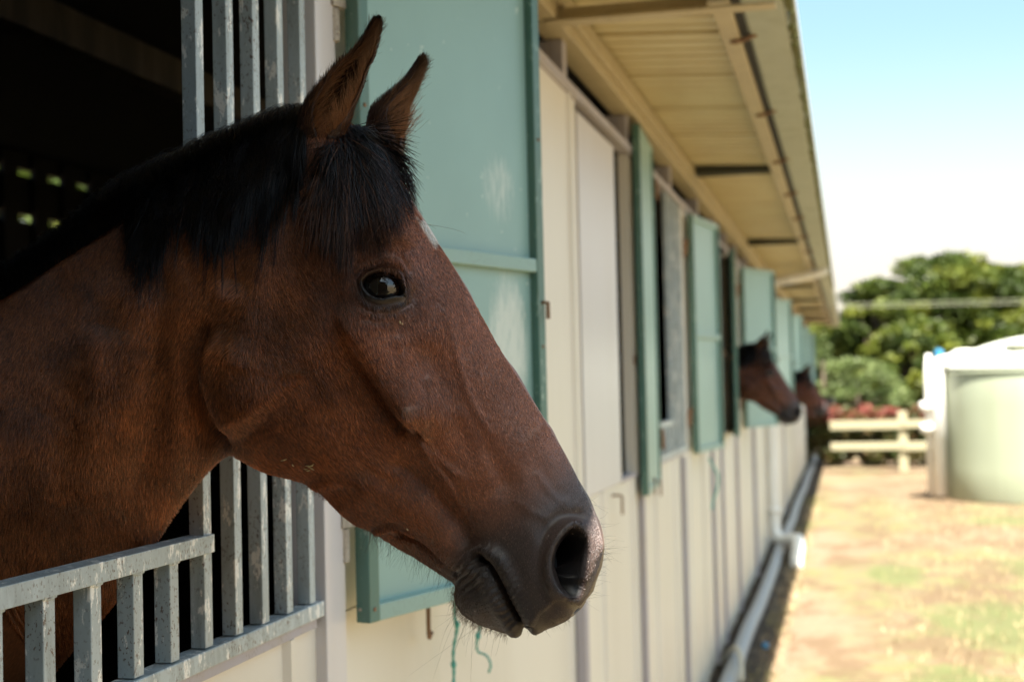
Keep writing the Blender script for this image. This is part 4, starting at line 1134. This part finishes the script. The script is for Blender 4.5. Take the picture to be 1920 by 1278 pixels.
def tree(x, y, h, w, label, seed, mat=ML, low=.12, nclump=70, size=.11, dens=1000, name='leafy_tree', cat='tree'):
    r = random.Random(seed); e = empty(name, (x, y, 0)); tag(e, label, cat, 'trees beyond the fence')
    b = MB(); th = h*.5
    b.tube([(0, 0, -.05), (.05, 0, th*.4), (-.05, .05, th*.8), (0, 0, h*.8)], [h*.035, h*.028, h*.02, .03], 10)
    cl = []
    for i in range(nclump):
        a = r.uniform(0, 6.283); ph = r.uniform(0, 1)
        z = h*(low + (1-low)*ph); prof_ = math.sin(math.pi*min(1, (ph*.86+.14)))**.55
        rr = w*prof_*r.uniform(.45, .95); rc = w*r.uniform(.10, .30)
        c = (rr*math.cos(a), rr*math.sin(a), min(z, h-rc*.8)); cl.append((c, (rc, rc, rc*r.uniform(.55, .85))))
        if i % 4 == 0: b.tube([(0, 0, th*r.uniform(.5, 1)), (c[0]*.5, c[1]*.5, (th+c[2])/2), c], [h*.014, h*.009, .02], 6)
    b.build('trunk', M['bark'], e, smooth=True)
    leaves('crown', cl, dens, size, mat, e, seed)
    return e
def px_at(u, d):
    p = CAM + ray(np.array(float(u)), np.array(700.))*(d/FPX); return float(p[0]), float(p[1])
for (u, d, top, w, lab, sd, mt, nc) in [
        (1765, 48, 478, 2.9, 'tallest dark green tree rising behind the water tank', 1, ML, 90),
        (1655, 46, 520, 1.9, 'rounded green tree between the eave and the tallest tree', 2, ML, 70),
        (1895, 50, 500, 2.9, 'broad dark tree behind the water tank at the right edge', 3, ML, 90),
        (1590, 47, 590, 1.5, 'lower green tree showing just below the end of the eave', 4, ML, 60),
        (2040, 50, 560, 3.0, 'green tree beyond the right edge behind the tank dome', 5, ML, 50),
        (1715, 43, 600, 1.6, 'mid green tree low behind the hedge beside the tank pipe', 6, ML, 60),
        (2260, 48, 540, 3.0, 'green tree beyond the right edge, left of a wide pair', 11, ML, 45),
        (2520, 52, 500, 4.0, 'wide green tree beyond the right edge of the yard', 12, ML, 45),
        (2900, 50, 560, 4.0, 'outermost green tree beyond the right edge of the yard', 13, ML, 45),
        (1480, 52, 560, 2.5, 'green tree hidden mostly behind the stable roof', 8, ML, 50)]:
    x, y = px_at(u, d); h = 1.6+(704-top)/FPX*d
    tree(x, y, h, w, lab, sd, mt, nclump=int(nc*1.7))
x, y = px_at(1610, 38); tree(x, y, 1.6+(704-668)/FPX*38, 1.25, 'pale green rounded bush in front of the trees', 7, ML2, low=.05, nclump=50, size=.06, dens=1500, name='bush', cat='bush')
x, y = px_at(1545, 39); tree(x, y, 1.6+(704-640)/FPX*39, 1.0, 'yellow green bush beside the end of the stable', 9, ML2, low=.05, nclump=40, size=.06, dens=1500, name='bush', cat='bush')
for bx, by, bs in ((-8.0, 14.5, 21), (-6.6, 9.6, 22)):  # trees added to dim the brightness seen through the back vents
    tree(bx, by, 5.6, 2.3, 'leafy tree added behind the stable to dim the vents' if bs == 21 else 'nearer leafy tree added behind the stable to dim the vents', bs, ML, nclump=45, size=.08, dens=700)
# red hedge
cl = []
for i in range(1000):
    hx = rnd.uniform(-.5, 10); r_ = rnd.uniform(.08, .17); cl.append(((hx, 26.2+rnd.uniform(-.35, .35), rnd.uniform(.1, 1.02)), (r_, r_, r_)))
def redtint(P, T, r): return np.clip((sstep(.62, 1.1, P[:, 2])*.8+.15)*(T*1.7-.15)+.25*(r.random(len(P)) < .3), 0, 1)
hd = leaves('hedge', cl, 7000, .038, ML3, None, 77, redtint)
tag(hd, 'clipped hedge with red new leaves behind the cream fence', 'hedge')
sheet('far_bank', -60, 60, 60, 61, 0, M['ground'])

# tank
def tank():
    x, y = px_at(1965, 18.3); e = empty('water_tank', (x, y, 0)); tag(e, 'pale green round water tank with domed lid beside the yard', 'water tank')
    r = 1.31; pr = [(r-.01, 0)]
    for z in (.03, .4, .8, 1.2, 1.64): pr.append((r, z))
    pr += [(r-.005, 1.66)]
    MB().lathe(pr, n=96).build('tank_wall', M['tank'], e, smooth=True)
    lid = [(r+.015, 1.665), (r+.02, 1.70), (r-.02, 1.715)]
    for t in np.linspace(0.03, 1, 14): lid.append(((r-.02)*(1-t), 1.715+.36*math.sin(t*math.pi/2)**.8*1.0))
    MB().lathe(lid, n=96).build('tank_lid', M['tank_lid'], e, smooth=True)
    MB().lathe([(.16, 0), (.17, .05), (.12, .08), (.001, .09)], (-1.02, -.1, 1.83), 24).build('inlet_strainer', M['tank_lid'], e, smooth=True)
    # white overflow pipe down the side nearest the stable
    px_ = -r-.075
    MB().tube([(-.95, -.35, 1.83), (px_+.02, -.35, 1.74), (px_-.01, -.35, 1.66), (px_-.01, -.35, .05)], .085, 18).build('overflow_pipe', M['pvc'], e, smooth=True)
    MB().tube([(px_-.10, -.30, 1.86), (px_-.13, -.30, 1.60), (px_-.13, -.30, .06)], .035, 12).build('inlet_pipe', M['pvc'], e, smooth=True)
    MB().lathe([(.001, 0), (.055, 0), (.055, .07), (.001, .10)], (px_+.03, -.30, 1.83), 20).build('blue_cap', M['blue'], e, smooth=False)
    MB().lathe([(r+.004, 1.60), (r+.02, 1.61), (r+.02, 1.63), (r+.004, 1.64)], n=96).build('rim_band', M['tank'], e)
    MB().lathe([(.24, 0), (.26, .02), (.25, .06), (.001, .075)], (-.35, -.75, 1.93), 28).build('hatch', M['tank_lid'], e)
    for z in (1.19, .91):
        MB().tube([(px_-.08, -.35, z), (px_-.22, -.40, z)], [.06, .065], 14).build('valve', M['pvc'], e, smooth=True)
tank()
# power line
pw = empty('power_line', (0, 36, 0)); tag(pw, 'two pale overhead cables crossing in front of the trees', 'cable')
for dz, dy in ((0, 0), (.10, .25)):
    pts = [(x_, dy, 3.30+dz+.00035*(x_-6)**2 - .010*x_) for x_ in np.linspace(-12, 30, 40)]
    MB().tube(pts, .011, 6).build('cable', M['wire'], pw, smooth=True)
